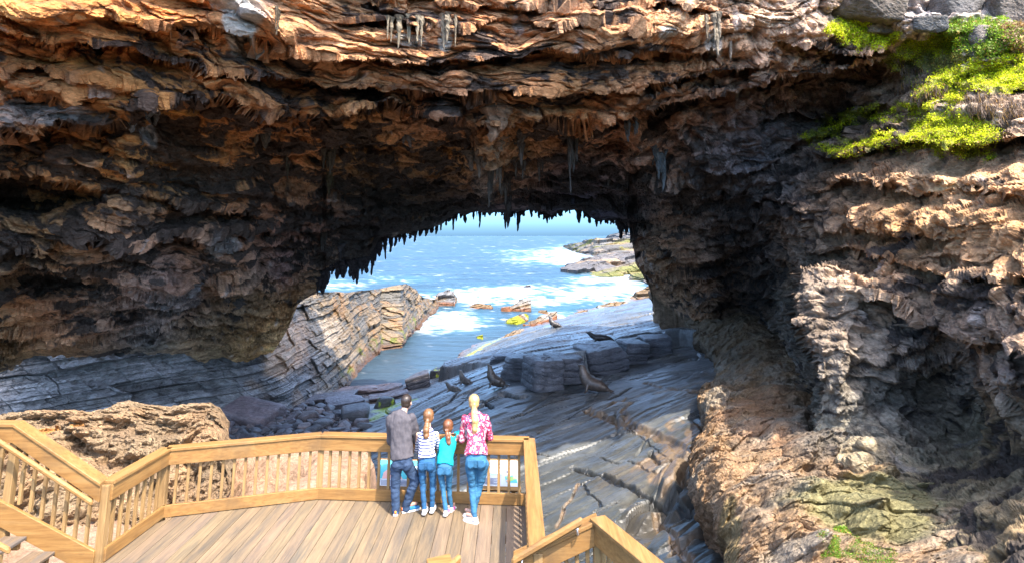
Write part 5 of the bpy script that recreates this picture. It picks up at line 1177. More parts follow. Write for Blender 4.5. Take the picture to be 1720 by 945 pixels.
sp = m.n('ShaderNodeSeparateColor'); m.l(v1.outputs['Color'], sp.inputs[0]); c = m.ramp(sp.outputs[0], [(.0, (.36, .01, .05)), (.34, (.60, .05, .13)), (.50, (.52, .40, .42)), (.60, (.22, .01, .05)), (.75, (.05, .02, .07)), (.85, (.85, .35, .45))])
c.node.color_ramp.interpolation = 'CONSTANT'; c = m.mix(c, (.55, .50, .52), m.ramp(m.noise(p, 55, 4), [(.58, 0.), (.64, .7)])); m.base(c); m.set(Roughness=.75); FLORAL = m.m
def hand(bm, w, d, side, s=1.0):
    """hand at wrist w reaching along d, lightly curled over the rail"""
    w = Vector(w); d = Vector(d).normalized(); l = Vector((1, 0, 0)) * side; l = (l - d * l.dot(d)).normalized(); dn = Vector((0, 0, -1))
    pc = w + d * .045 * s
    add_loft(bm, [(*w, .026 * s, .02 * s), (*pc, .04 * s, .016 * s), (*(w + d * .09 * s), .038 * s, .013 * s)], 10)
    for k, ln in enumerate((.062, .076, .072, .056)):
        o = w + d * .085 * s + l * (-.03 + .02 * k) * s * 1.0
        a = o + d * ln * .5 * s + dn * .004; b = a + d * ln * .38 * s + dn * ln * .35 * s; c_ = b + dn * ln * .3 * s
        limb(bm, [(*o, .0095 * s), (*a, .009 * s), (*b, .0085 * s), (*c_, .007 * s)], 6)
    o = w + d * .02 * s - l * .03 * s; limb(bm, [(*o, .012 * s), (*(o + d * .03 * s - l * .02 * s), .0105 * s), (*(o + d * .055 * s - l * .018 * s + dn * .012), .008 * s)], 6)
def head(bm, c, s, yaw, pitch=0.):
    """face looks along +y turned by yaw"""
    M = Matrix.Translation(Vector(c)) @ Matrix.Rotation(yaw, 4, 'Z') @ Matrix.Rotation(pitch, 4, 'X')
    def B(p, r): add_ball(bm, (0, 0, 0), (1, 1, 1), M @ Matrix.Translation(Vector(p) * s) @ Matrix.Diagonal((r[0] * s, r[1] * s, r[2] * s, 1)))
    B((0, -.005, .02), (.074, .093, .09)); B((0, .025, -.035), (.060, .072, .075)); B((0, .055, -.085), (.036, .035, .028)); B((0, .098, -.02), (.012, .018, .024)); B((0, .086, -.058), (.024, .014, .008))
    for q in (-1, 1): B((q * .077, .005, -.015), (.009, .02, .03)); B((q * .03, .083, .012), (.012, .01, .008))
    return M
def hair_cap(bm, M, s, grow=.012, low=-.04, short=False):
    def B(p, r): add_ball(bm, (0, 0, 0), (1, 1, 1), M @ Matrix.Translation(Vector(p) * s) @ Matrix.Diagonal((r[0] * s, r[1] * s, r[2] * s, 1)))
    g = grow
    B((0, -.016, .038), (.074 + g, .088 + g, .079 + g))
    if short: B((0, -.03, -.015), (.068 + g * .8, .066 + g, .064))
    else: B((0, -.03, -.01), (.072 + g * .8, .070 + g, .085))
def person(name_lab, base, yaw, J, mats, s=1.0, hair='short', folds=.012, cuff=True):
    root = empty('person', base, yaw); tag(root, name_lab, 'person', 'family leaning on the deck railing')
    H = J
    sh = H['shoulders']; sw = H['sw']; hp = H['hips']; hw = H['hw']; wst = H['waist']; nk = H['neck']; hd = H['head']
    def torso(bm, g, zlow=None, bias=0):
        secs = []
        lo = zlow if zlow is not None else hp[2] - .02
        secs.append((hp[0], hp[1] - .008, lo, hw + g * 1.1, H['hd'] + g)); 
        if lo < hp[2] - .001: secs.append((hp[0], hp[1] - .008, hp[2] + .02, hw * .99 + g, H['hd'] + g))
        secs.append((wst[0], wst[1], wst[2], H['ww'] + g, H['wd'] + g))
        m_ = [wst[k] * .4 + sh[k] * .6 for k in range(3)]; secs.append((*m_, sw * .86 + g, H['cd'] + g))
        secs.append((sh[0], sh[1], sh[2] - .05 * s, sw * .92 + g, H['cd'] * .92 + g)); secs.append((sh[0], sh[1] + .0, sh[2] - .005, sw * .72 + g, H['cd'] * .7 + g)); secs.append((nk[0], nk[1], nk[2] + .0, .062 * s + g * .5, .062 * s + g * .5))
        add_loft(bm, secs, 24)
    # ---- body: one continuous skin surface
    bm = bmesh.new(); torso(bm, -.012)
    M = head(bm, hd, H.get('hs', 1), H['hyaw'], H.get('hpitch', 0)); limb(bm, [(nk[0], nk[1], nk[2] - .03, .056 * s), ((nk[0] + hd[0]) / 2, (nk[1] + hd[1]) / 2 - .01, (nk[2] + hd[2]) / 2, .05 * s), (hd[0], hd[1] - .01, hd[2] - .03, .05 * s)])
    for sd, k in ((-1, 'L'), (1, 'R')):
        a = H['arm' + k]; limb(bm, [(*a[0], .042 * s), (*a[1], .036 * s), (*a[2], .026 * s)]); d = Vector(a[2]) - Vector(a[1]); hand(bm, a[2], d, sd, s)
        l = H['leg' + k]; limb(bm, [(*l[0], .055 * s), (*l[1], .036 * s), (*l[2], .030 * s)]); limb(bm, [(*l[2], .036 * s), (*(Vector(l[2]) + Vector(H['toe' + k]) * .6), .025 * s)])
    fuse('body', bm, SKIN, root, .010, 2)
    # ---- trousers
    lr = H.get('lr', (.092, .062, .050)); bm = bmesh.new()
    add_loft(bm, [(hp[0], hp[1], hp[2] - .06 * s, hw * .97, H['hd'] * 1.02), (hp[0], hp[1] - .01, hp[2] + .03, hw, H['hd'] * 1.03), (wst[0] * .5 + hp[0] * .5, wst[1] * .5 + hp[1] * .5, (hp[2] + wst[2]) / 2 + .01, H['ww'] * 1.02, H['wd'] * 1.03)], 24)
    for q in (-1, 1): add_ball(bm, (hp[0] + q * hw * .48, hp[1] - H['hd'] * .42, hp[2] - .03 * s), (hw * .52, H['hd'] * .72, .095 * s))
    for k in 'LR':
        l = [Vector(x) for x in H['leg' + k]]; th = l[0].lerp(l[1], .45); cf = l[1].lerp(l[2], .35) + Vector((0, -.015, 0))
        limb(bm, [(*l[0], lr[0] * s), (*th, lr[0] * .86 * s), (*l[1], lr[1] * s), (*cf, lr[1] * .97 * s), (*l[2], lr[2] * s), (*(l[2] + Vector((0, 0, -.035 * s))), lr[2] * 1.02 * s)], 14)
    def fold(co): return folds * fbm(co * np.array([9, 9, 20.]) , 3, 4) * 1.6 + folds * .8 * np.exp(-((co[:, 2] - H['legL'][1][2]) / .09) ** 2) * fbm(co * np.array([12, 12, 45.]), 2, 8) * 2
    jeans = fuse('jeans', bm, mats['legs'], root, .011, 3, fold)
    if H.get('pockets', True):
        for q in (-1, 1):
            cx = hp[0] + q * hw * .48; z0 = hp[2] - .01 * s; pk = bmesh.new(); pts = [(-.045, .055), (.045, .055), (.045, -.03), (0, -.055), (-.045, -.03)]
            fr = [pk.verts.new((cx + a * s, hp[1] - H['hd'] * 1.16 - .012 + abs(b) * .10, z0 + b * s)) for a, b in pts]; bk = [pk.verts.new((v.co.x, v.co.y + .03, v.co.z)) for v in fr]
            pk.faces.new(fr); pk.faces.new(bk[::-1])
            for a in range(5): pk.faces.new((fr[a], bk[a], bk[(a + 1) % 5], fr[(a + 1) % 5]))
            bmesh.ops.recalc_face_normals(pk, faces=pk.faces); bm_obj('pocket', pk, mats['legs'], jeans)
    # ---- shirt
    bm = bmesh.new(); torso(bm, H.get('loose', .012), H['hem'])
    for k in 'LR':
        a = [Vector(x) for x in H['arm' + k]]; e = a[1].lerp(a[2], H.get('sleeve', .85)); ar = H.get('ar', (.060, .050, .036))
        limb(bm, [(*(a[0] + (Vector(sh) - a[0]) * .12), ar[0] * 1.06 * s), (*a[0].lerp(a[1], .45), ar[0] * .92 * s), (*a[1], ar[1] * s), (*a[1].lerp(e, .5), ar[1] * .92 * s), (*e, ar[2] * s)], 14)
    def fold2(co): return H.get('sf', .010) * (fbm(co * np.array([7, 7, 3.5]), 3, 14) * 1.8 + .5 * fbm(co * np.array([16, 16, 9.]), 2, 18))
    fuse('shirt', bm, mats['top'], root, .011, 3, fold2)
    # ---- shoes
    for k in 'LR':
        an = Vector(H['leg' + k][2]); tv = Vector(H['toe' + k]); L = tv.length; tv.normalize(); up = Vector((0, 0, 1)); gz = an.z - H.get('ankz', .09) * s
        hl = an - tv * .055 * s; hl.z = gz; lift = H.get('lift' + k, 0)
        bm = bmesh.new(); P = lambda f, z: tuple(hl + tv * (L * f) + up * (z * s + lift * (1 - f)))
        add_loft(bm, [(*P(-.02, .045), .030 * s, .040 * s), (*P(.12, .05), .038 * s, .047 * s), (*P(.35, .048), .040 * s, .045 * s), (*P(.65, .036), .046 * s, .034 * s), (*P(.9, .028), .043 * s, .026 * s), (*P(1.03, .024), .026 * s, .018 * s)], 14)
        add_loft(bm, [(*(hl + tv * .055 * s + up * (.05 * s + lift)), .042 * s, .05 * s), (*(an + up * .0), .042 * s, .046 * s)], 14)
        shoe = fuse('shoe', bm, mats['shoe'], root, .009, 3)
        bm = bmesh.new(); w_ = [.032, .042, .045, .050, .046, .028]; fs = [-.05, .12, .35, .65, .92, 1.06]
        rg = [];
        sd_ = tv.cross(up)
        for zz in (0, .022):
            rg.append([bm.verts.new(Vector(P(f, zz)) + sd_ * w * s) for f, w in zip(fs, w_)] + [bm.verts.new(Vector(P(f, zz)) - sd_ * w * s) for f, w in list(zip(fs, w_))[::-1]])
        n = len(rg[0]); bm.faces.new(rg[0][::-1]); bm.faces.new(rg[1])
        for q in range(n): bm.faces.new((rg[0][q], rg[0][(q + 1) % n], rg[1][(q + 1) % n], rg[1][q]))
        bmesh.ops.recalc_face_normals(bm, faces=bm.faces); bm_obj('sole', bm, WHT, shoe)
        if mats.get('trim'):
            bm = bmesh.new(); add_loft(bm, [(*P(-.03, .05), .020 * s, .026 * s), (*P(-.055, .05), .014 * s, .02 * s)], 10) if mats['trim'] is ORNG else add_loft(bm, [(*P(.30, .05), .0435 * s, .049 * s), (*P(.62, .040), .049 * s, .038 * s)], 12)
            bm_obj('shoe_trim', bm, mats['trim'], shoe, True)
    # ---- hair
    hs = H.get('hs', 1); bm = bmesh.new(); hair_cap(bm, M, hs, .009 if hair == 'short' else .017, short=hair == 'short')
    if hair != 'short':
        W = lambda p: M @ (Vector(p) * hs)
        tie = W(H.get('tie', (0, -.105, -.02)))
        add_loft(bm, [(*W((0, -.07, .02)), .05 * hs, .05 * hs), (*tie, .020 * hs, .020 * hs)], 12)
        pts = [tie] + [Vector(q) for q in H['tail']]
        rr_ = H.get('tr', (.024, .04, .046, .04, .014))
        for i in range(len(pts) - 1):
            add_loft(bm, [(*pts[i], rr_[i], rr_[i] * .8), (*pts[i + 1], rr_[i + 1], rr_[i + 1] * .8)], 12); add_ball(bm, pts[i], (rr_[i],) * 3)
    hobj = fuse('hair', bm, mats['hair'], root, .009, 2, lambda co: .004 * fbm(co * np.array([70, 70, 8.]), 2, 3))
    if hair != 'short':
        bm = bmesh.new(); add_loft(bm, [(tie.x, tie.y, tie.z + .008, .025 * hs, .025 * hs), (tie.x, tie.y, tie.z - .01, .026 * hs, .026 * hs)], 12); bm_obj('hair_tie', bm, WHT, hobj, True)
    return root
def pz(v, d): return CAM_Z + float(slope(v)) * d
def px(u, v, d): return float(at(u, v, d)[0])
# each figure's joints are measured from the photo at its own distance; origin between the feet
def rel(u, v, d, o): p = at(u, v, d); return (float(p[0] - o[0]), float(p[1] - o[1]), float(p[2] - o[2]))
# --- man
o = (px(673, 860, 10.14), 10.14, 0.0)
q = lambda u, v, dy=0.: rel(u, v, 10.14 + dy, o)
person('man in a charcoal long-sleeved top and dark navy jeans leaning on the rail', o, 0, dict(
    head=q(683, 675, .16), neck=q(678, 690, .10), shoulders=q(674, 697, .06), sw=.205, cd=.12, waist=q(674, 740, .03), ww=.150, wd=.12, hips=q(676, 774, 0), hw=.160, hd=.12, hem=q(674, 768)[2],
    armL=[q(654, 704, .06), q(655, 741, .17), q(672, 737, .42)], armR=[q(694, 702, .06), q(699, 738, .20), q(690, 737, .45)],
    legL=[q(666, 783), q(664, 815, .01), q(665, 852, -.02)], legR=[q(686, 783, .02), q(698, 804, .06), q(682, 848, .08)], toeL=(-.03, .27, 0), toeR=(.24, .13, 0), hyaw=-.25, hs=1.04, loose=.018, sf=.024, ar=(.068, .056, .042), lr=(.098, .074, .064), folds=.016, pockets=False),
    dict(top=GREY, legs=NAVY, shoe=BLUESH, hair=H_DARK, trim=ORNG), 1.0)
# --- taller girl
o = (px(719, 859, 10.12), 10.12, 0.0)
q = lambda u, v, dy=0.: rel(u, v, 10.12 + dy, o)
person('taller girl with a brown ponytail in a navy and white striped top', o, 0, dict(
    head=q(720, 699, .20), neck=q(719, 716, .13), shoulders=q(718, 724, .10), sw=.165, cd=.095, waist=q(717, 752, .04), ww=.118, wd=.09, hips=q(717, 777, 0), hw=.138, hd=.11, hem=q(717, 768)[2],
    armL=[q(702, 729, .10), q(700, 757, .20), q(706, 744, .42)], armR=[q(734, 729, .10), q(737, 755, .2), q(732, 744, .42)],
    legL=[q(709, 785), q(710, 815, .02), q(713, 852, -.03)], legR=[q(726, 785), q(727, 815, .05), q(726, 849, .04)], toeL=(.01, .22, 0), toeR=(.02, .22, 0), hyaw=-.05, hs=.97, loose=.008, sf=.014, ar=(.048, .042, .032), lr=(.078, .052, .044),
    tail=[q(717, 712, .06), q(716, 722, .0), q(716, 731, -.01), q(714, 739, .01)], tr=(.026, .046, .056, .050, .018)),
    dict(top=STRIPE, legs=JEAN, shoe=WHT, hair=H_BROWN), .86, 'tail', .009)
# --- smaller girl
o = (px(750, 861, 10.12), 10.12, 0.0)
q = lambda u, v, dy=0.: rel(u, v, 10.12 + dy, o)
person('smaller girl in a turquoise top with an auburn ponytail, one foot crossed behind', o, 0, dict(
    head=q(753, 716, .28), neck=q(753, 731, .20), shoulders=q(752, 738, .17), sw=.145, cd=.085, waist=q(750, 760, .09), ww=.108, wd=.085, hips=q(747, 786, 0), hw=.122, hd=.10, hem=q(749, 780)[2],
    armL=[q(739, 744, .16), q(737, 768, .22), q(742, 752, .42)], armR=[q(765, 738, .18), q(772, 726, .38), q(764, 727, .48)],
    legL=[q(740, 793), q(744, 820, .02), q(749, 855, -.06)], legR=[q(755, 793, .02), q(754, 820, .10), q(758, 850, .14)], toeL=(.05, .19, 0), toeR=(.06, .17, 0), hyaw=-.2, hs=.93, loose=.012, sf=.016, ar=(.048, .044, .038), lr=(.072, .050, .044),
    tail=[q(751, 727, .14), q(753, 735, .08), q(754, 743, .06), q(754, 751, .08)], tr=(.022, .036, .042, .036, .012)),
    dict(top=TURQ, legs=JEAN2, shoe=WHT, hair=H_AUB, trim=PINKSH), .80, 'tail', .008)
# --- woman
o = (px(793, 868, 10.0), 9.98, 0.0)
q = lambda u, v, dy=0.: rel(u, v, 9.98 + dy, o)
person('woman with a long blonde ponytail in a red floral blouse and skinny blue jeans', o, 0, dict(
    head=q(796, 675, .24), neck=q(797, 692, .19), shoulders=q(798, 698, .17), sw=.185, cd=.105, waist=q(801, 736, .10), ww=.125, wd=.095, hips=q(800, 772, .02), hw=.168, hd=.13, hem=q(800, 764)[2],
    armL=[q(779, 705, .17), q(775, 737, .22), q(784, 735, .50)], armR=[q(817, 703, .17), q(823, 733, .24), q(815, 735, .50)],
    legL=[q(791, 782, 0), q(793, 818, .05), q(797, 866, -.12)], legR=[q(812, 780, .03), q(806, 815, .08), q(795, 858, .03)], toeL=(-.20, .12, 0), toeR=(-.19, .10, 0), hyaw=.12, hs=.98, loose=.012, sf=.020, sleeve=.6, ar=(.060, .056, .050), lr=(.092, .058, .042),
    tail=[q(796, 694, .11), q(798, 706, .05), q(798, 720, .04), q(795, 735, .06)], tr=(.030, .050, .056, .050, .018), tie=(0, -.108, -.01), ankz=.10),
    dict(top=FLORAL, legs=JEAN2, shoe=WHT, hair=H_BLOND), .96, 'tail', .009)

# ================================================================== FUR SEALS on the slab
m = NT('seal_fur'); p = m.pos((1, 1, 1), obj=True); n = m.noise(p, 14, 5, .6); g = m.noise(p, 2.2, 3); c = m.mix((.045, .038, .034), (.11, .095, .085), m.ramp(n, [(.35, 0.), (.7, 1.)])); m.base(m.mix(c, tint(m), 1.0, 'MULTIPLY')); m.bump(n, .5, .02); m.set(Roughness=.38, Specular_IOR_Level=.5); FUR = m.m
m = NT('seal_eye'); m.base((.01, .01, .01)); m.set(Roughness=.1); EYE = m.m
def seal(label, u, v, s, rz, pose, tone=(1, 1, 1), seed=0):
    b = plat_pt(u, v); root = empty('fur_seal', V(b + np.array([0, 0, -.02])), rz); tag(root, label, 'seal', 'fur seals resting on the rock platform')
    # local frame: faces +x
    if pose == 'up':     # chest raised on the fore flippers, nose high
        sp = [(-.72, .10, .07, .06), (-.55, .17, .15, .14), (-.30, .25, .22, .22), (-.02, .30, .24, .25), (.20, .42, .22, .24), (.32, .62, .17, .19), (.37, .80, .125, .14), (.40, .92, .105, .115)]; hd = (.42, .95); hv = (.85, .45)
    elif pose == 'tall':
        sp = [(-.66, .10, .07, .06), (-.48, .18, .17, .16), (-.25, .27, .25, .25), (.0, .36, .26, .28), (.16, .56, .22, .24), (.22, .76, .17, .18), (.24, .92, .13, .14), (.26, 1.03, .105, .115)]; hd = (.28, 1.06); hv = (.55, .80)
    else:                # lying, head lifted a little
        sp = [(-.85, .08, .06, .05), (-.62, .15, .14, .13), (-.32, .21, .21, .19), (.0, .23, .23, .21), (.28, .25, .20, .19), (.48, .33, .15, .15), (.60, .42, .115, .12), (.66, .47, .10, .10)]; hd = (.69, .49); hv = (.95, .15)
    bm = bmesh.new(); sp = [(x, z, a * 1.18, b * 1.12) for (x, z, a, b) in sp]; add_loft(bm, [(x, 0, z, ry, rz_) for (x, z, ry, rz_) in sp], 18, (0, 1, 0))
    for (x, z, ry, rz_) in sp[1:]: add_ball(bm, (x, 0, z), (min(ry, rz_), ry, rz_))
    hx, hz = hd; L = math.hypot(*hv); vx, vz = hv[0] / L, hv[1] / L
    add_ball(bm, (hx, 0, hz), (.12, .095, .105)); add_ball(bm, (hx + vx * .10, 0, hz + vz * .10), (.07, .055, .055)); add_ball(bm, (hx + vx * .16, 0, hz + vz * .16), (.035, .038, .032))
    for q_ in (-1, 1):
        add_loft(bm, [(hx - vx * .06, q_ * .09, hz + .02, .012, .012), (hx - vx * .12, q_ * .115, hz - .01, .006, .006)], 6)
        cx, cz = (.12, .30) if pose != 'lie' else (.25, .14)
        limb(bm, [(cx, q_ * .17, cz, .10), (cx + .05, q_ * .27, cz * .45, .065), (cx + .02, q_ * .34, .05, .04)]); add_loft(bm, [(cx + .04, q_ * .30, .06, .07, .03), (cx + .10, q_ * .42, .035, .085, .018), (cx + .06, q_ * .56, .025, .05, .012)], 10)
        limb(bm, [(-.68, q_ * .05, .10, .06), (-.86, q_ * .12, .05, .035)]); add_loft(bm, [(-.80, q_ * .09, .06, .04, .02), (-.93, q_ * .15, .04, .055, .014), (-1.05, q_ * .19, .03, .03, .01)], 8)
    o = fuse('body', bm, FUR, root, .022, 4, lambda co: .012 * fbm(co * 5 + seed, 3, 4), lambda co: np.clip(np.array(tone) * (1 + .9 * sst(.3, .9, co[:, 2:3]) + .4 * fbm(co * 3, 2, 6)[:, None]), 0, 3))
    for q_ in (-1, 1):
        bm = bmesh.new(); add_ball(bm, (hx + vx * .065 - vz * .03, q_ * .075, hz + vz * .065 + vx * .045), (.014, .014, .014)); bm_obj('eye', bm, EYE, o, True)
    bm = bmesh.new(); add_ball(bm, (hx + vx * .195, 0, hz + vz * .195), (.016, .02, .014)); bm_obj('nose', bm, EYE, o, True)
    root.scale = (s, s, s); return root
seal('pale grey-brown seal lying curled at the left end of the seal group', 762, 657, .95, R(142), 'lie', (1.7, 1.6, 1.5), 1)
seal('grey seal sitting second from the left with its snout raised', 781, 645, .92, R(150), 'up', (1.5, 1.45, 1.4), 2)
seal('large dark seal sitting bolt upright with its nose to the sky, beside the broken ledge', 830, 648, 1.12, R(168), 'tall', (.8, .78, .75), 3)
seal('biggest brown-black seal sitting in front of the broken ledge, rightmost on the lower slab', 994, 656, 1.35, R(160), 'up', (.95, .85, .78), 4)
seal('dark seal lying along the top of the broken ledge', 1008, 572, 1.15, R(172), 'lie', (.6, .6, .6), 5)
seal('distant dark seal sitting up near the mossy rocks by the surf', 931, 549, 1.15, R(165), 'up', (.45, .45, .5), 6)
# ================================================================== succulent ground cover on the upper right
def leaf_m():
    m = NT('succulent_leaf'); m.base(tint(m)); m.set(Roughness=.55, Specular_IOR_Level=.3)
    tr = m.n('ShaderNodeBsdfTranslucent'); m.l(tint(m), tr.inputs[0]); mx = m.n('ShaderNodeMixShader'); mx.inputs[0].default_value = .3
    m.l(m.b.outputs[0], mx.inputs[1]); m.l(tr.outputs[0], mx.inputs[2]); m.l(mx.outputs[0], m.out.inputs['Surface']); return m.m
LEAF = leaf_m()
def cover(label, poly, n, colr, size=.07, src='arch', trail=.0, seed=0, name='ground_cover', lift=.045, upness=1.0):
    rs = np.random.RandomState(seed + 11); P_ = np.array(poly, float); lo = P_.min(0); hi = P_.max(0)
    u = rs.uniform(lo[0] - 8, hi[0] + 8, n * 7); v = rs.uniform(lo[1] - 8, hi[1] + 8, n * 7)
    nz = fbm(np.stack([u / 22, v / 14, 0 * u + seed], -1), 4, 3)
    keep = poly_sd(poly, u, v) + 34 * nz - (3 if src == 'arch' else 0) > 0
    n = int(n * 1.7); size = size * (.8 if not trail else 1); lift = lift if src == 'arch' else .012; u = u[keep][:n]; v = v[keep][:n]
    if src == 'arch':
        i = np.clip(np.searchsorted(A_us, u), 1, len(A_us) - 2); Q, VV = A_Q, A_V; j = np.array([np.searchsorted(VV[:, a], b) for a, b in zip(i, v)]); j = np.clip(j, 1, Q.shape[0] - 2); C = Q[j, i]
    else:
        j = np.clip(np.searchsorted(B_V[:, 0], v), 1, B_V.shape[0] - 2); i = np.array([np.searchsorted(B_U[a], b) for a, b in zip(j, u)]); i = np.clip(i, 1, B_U.shape[1] - 2); C = B_Q[j, i]
    N = len(C); clump = fbm(C * 1.6 + seed, 3, 5)
    C = C + rs.normal(0, .05 if src == 'arch' else .02, (N, 3)); tc = np.array([0, 0, CAM_Z]) - C; tc /= np.linalg.norm(tc, axis=1, keepdims=True)
    C = C + tc * lift * (1 + 2.5 * np.clip(clump + .2, 0, 1))[:, None] * rs.uniform(.1, 1.6, (N, 1)) + np.array([0, 0, .10 if src == 'arch' else .0]) * np.clip(clump + .2, 0, 1)[:, None]
    d = rs.normal(size=(N, 3)) + np.array([0, 0, .6 * upness]); d /= np.linalg.norm(d, axis=1, keepdims=True); s = np.cross(d, rs.normal(size=(N, 3))); s /= np.linalg.norm(s, axis=1, keepdims=True)
    L = size * rs.uniform(.6, 1.5, (N, 1)); Wd = L * .28
    if trail: d = d * (1 - trail) + np.array([0, -.1, -1.0]) * trail; L = L * rs.uniform(1, 4, (N, 1)); Wd = Wd * .4
    V_ = np.stack([C - s * Wd * .4, C + s * Wd * .4, C + d * L * .6 + s * Wd, C + d * L, C + d * L * .6 - s * Wd], 1).reshape(-1, 3)
    col = .95 * np.array(colr) * (1 + .9 * clump[:, None]) * rs.uniform(.55, 1.35, (N, 1)); mixk = (rs.uniform(size=(N, 1)) < .12); col = np.where(mixk, np.array([.38, .22, .06]), col)
    me = bpy.data.meshes.new(name); me.vertices.add(N * 5); me.vertices.foreach_set('co', V_.reshape(-1).astype(F32)); me.loops.add(N * 5); me.loops.foreach_set('vertex_index', np.arange(N * 5, dtype=np.int32))
    me.polygons.add(N); me.polygons.foreach_set('loop_start', np.arange(0, N * 5, 5, dtype=np.int32)); me.update(calc_edges=True)
    a_ = me.color_attributes.new('tint', 'FLOAT_COLOR', 'POINT'); a_.data.foreach_set('color', np.c_[np.repeat(np.clip(col, .01, .75), 5, 0), np.ones(N * 5)].astype(F32).reshape(-1)); me.materials.append(LEAF)
    o = link(bpy.data.objects.new(name, me)); tag(o, label, 'ground cover', None, 'stuff'); return o
BR = (.20, .14, .10)
cover('bright yellow-green succulent patch hanging over the cliff ledge under the grey boulders', GREEN[0][0], 5200, YG, .075, seed=1)
cover('greener bushes growing high on the slope at the top right', GREEN[1][0], 4200, GN, .08, seed=2)
cover('thin olive scrub running down from the bushes', GREEN[2][0], 3600, OL, .06, seed=3)
cover('broad sunlit yellow-green carpet at the right edge', GREEN[3][0], 8500, YG, .065, seed=4)
cover('narrow green strip along the top of the rocky rib', GREEN[4][0], 3000, YG, .06, seed=5)
cover('left sloping tongue of yellow-green succulents above the dark hollow', GREEN[5][0], 4200, YG, .06, seed=6)
cover('lower sloping tongue of yellow-green succulents', GREEN[6][0], 3400, YG, .06, seed=7)
cover('rounded yellow-green patch in the middle of the slope', GREEN[7][0], 7000, YG, .055, seed=8)
cover('small green fringe on the lip above the rounded patch', GREEN[8][0], 2400, YG, .055, seed=9)
cover('curtain of dry brown roots hanging below the succulents', [(1505,110),(1560,118),(1590,140),(1580,168),(1545,170),(1515,150)], 2200, BR, .10, trail=.8, seed=10, name='dry_roots')
cover('second curtain of dry roots under the right carpet', [(1600,165),(1660,152),(1720,160),(1720,195),(1650,190),(1600,180)], 1600, BR, .09, trail=.8, seed=12, name='dry_roots')
cover('tuft of dry brown grass at the top right edge', [(1680,45),(1720,38),(1740,90),(1690,84)], 1500, (.30,.20,.09), .12, seed=13)
cover('green patch among the pink stones at the bottom of the bank', [(1415,905),(1450,908),(1490,930),(1500,960),(1440,960),(1425,930)], 3000, (.12, .22, .02), .022, 'bank', seed=14)
cover('small green patch on the bank left of the larger one', [(1360,915),(1400,912),(1410,935),(1385,940)], 1500, (.12, .22, .02), .025, 'bank', seed=15)
cover('tiny weed tuft above the bottom bank patches', [(1408,880),(1424,878),(1428,892),(1412,894)], 500, (.15, .28, .02), .04, 'bank', seed=16)
# grey boulders resting at the top of the slope
for k, (u, v, bx, rz_, cc, lb) in enumerate([(1455,16,(1.1,.7,.5),.2,(.17,.14,.115),'big grey-brown boulder at the top of the slope above the succulents'),(1475,52,(.6,.45,.22),.1,(.18,.15,.125),'flat grey stone wedged under the big boulder'),(1560,44,(.55,.45,.3),-.5,(.17,.16,.15),'pale blue-grey stone between the boulder and the bushes'),
        (1600,12,(.9,.7,.55),.3,(.16,.15,.145),'tall grey boulder behind the bushes'),(1645,62,(.35,.3,.45),.2,(.22,.19,.165),'small upright pale stone among the bushes'),(1690,14,(.7,.6,.9),-.2,(.17,.145,.125),'grey outcrop boulder in the top right corner')]):
    p = arch_hit(u, v); rock('boulder', lb, 'boulder', p + np.array([0, -.1, 0]), bx, (.2, .1, rz_), 60 + k, cc, None, 0, None, M_ARCH, boxy=.5, cuts=8, rough=.10)
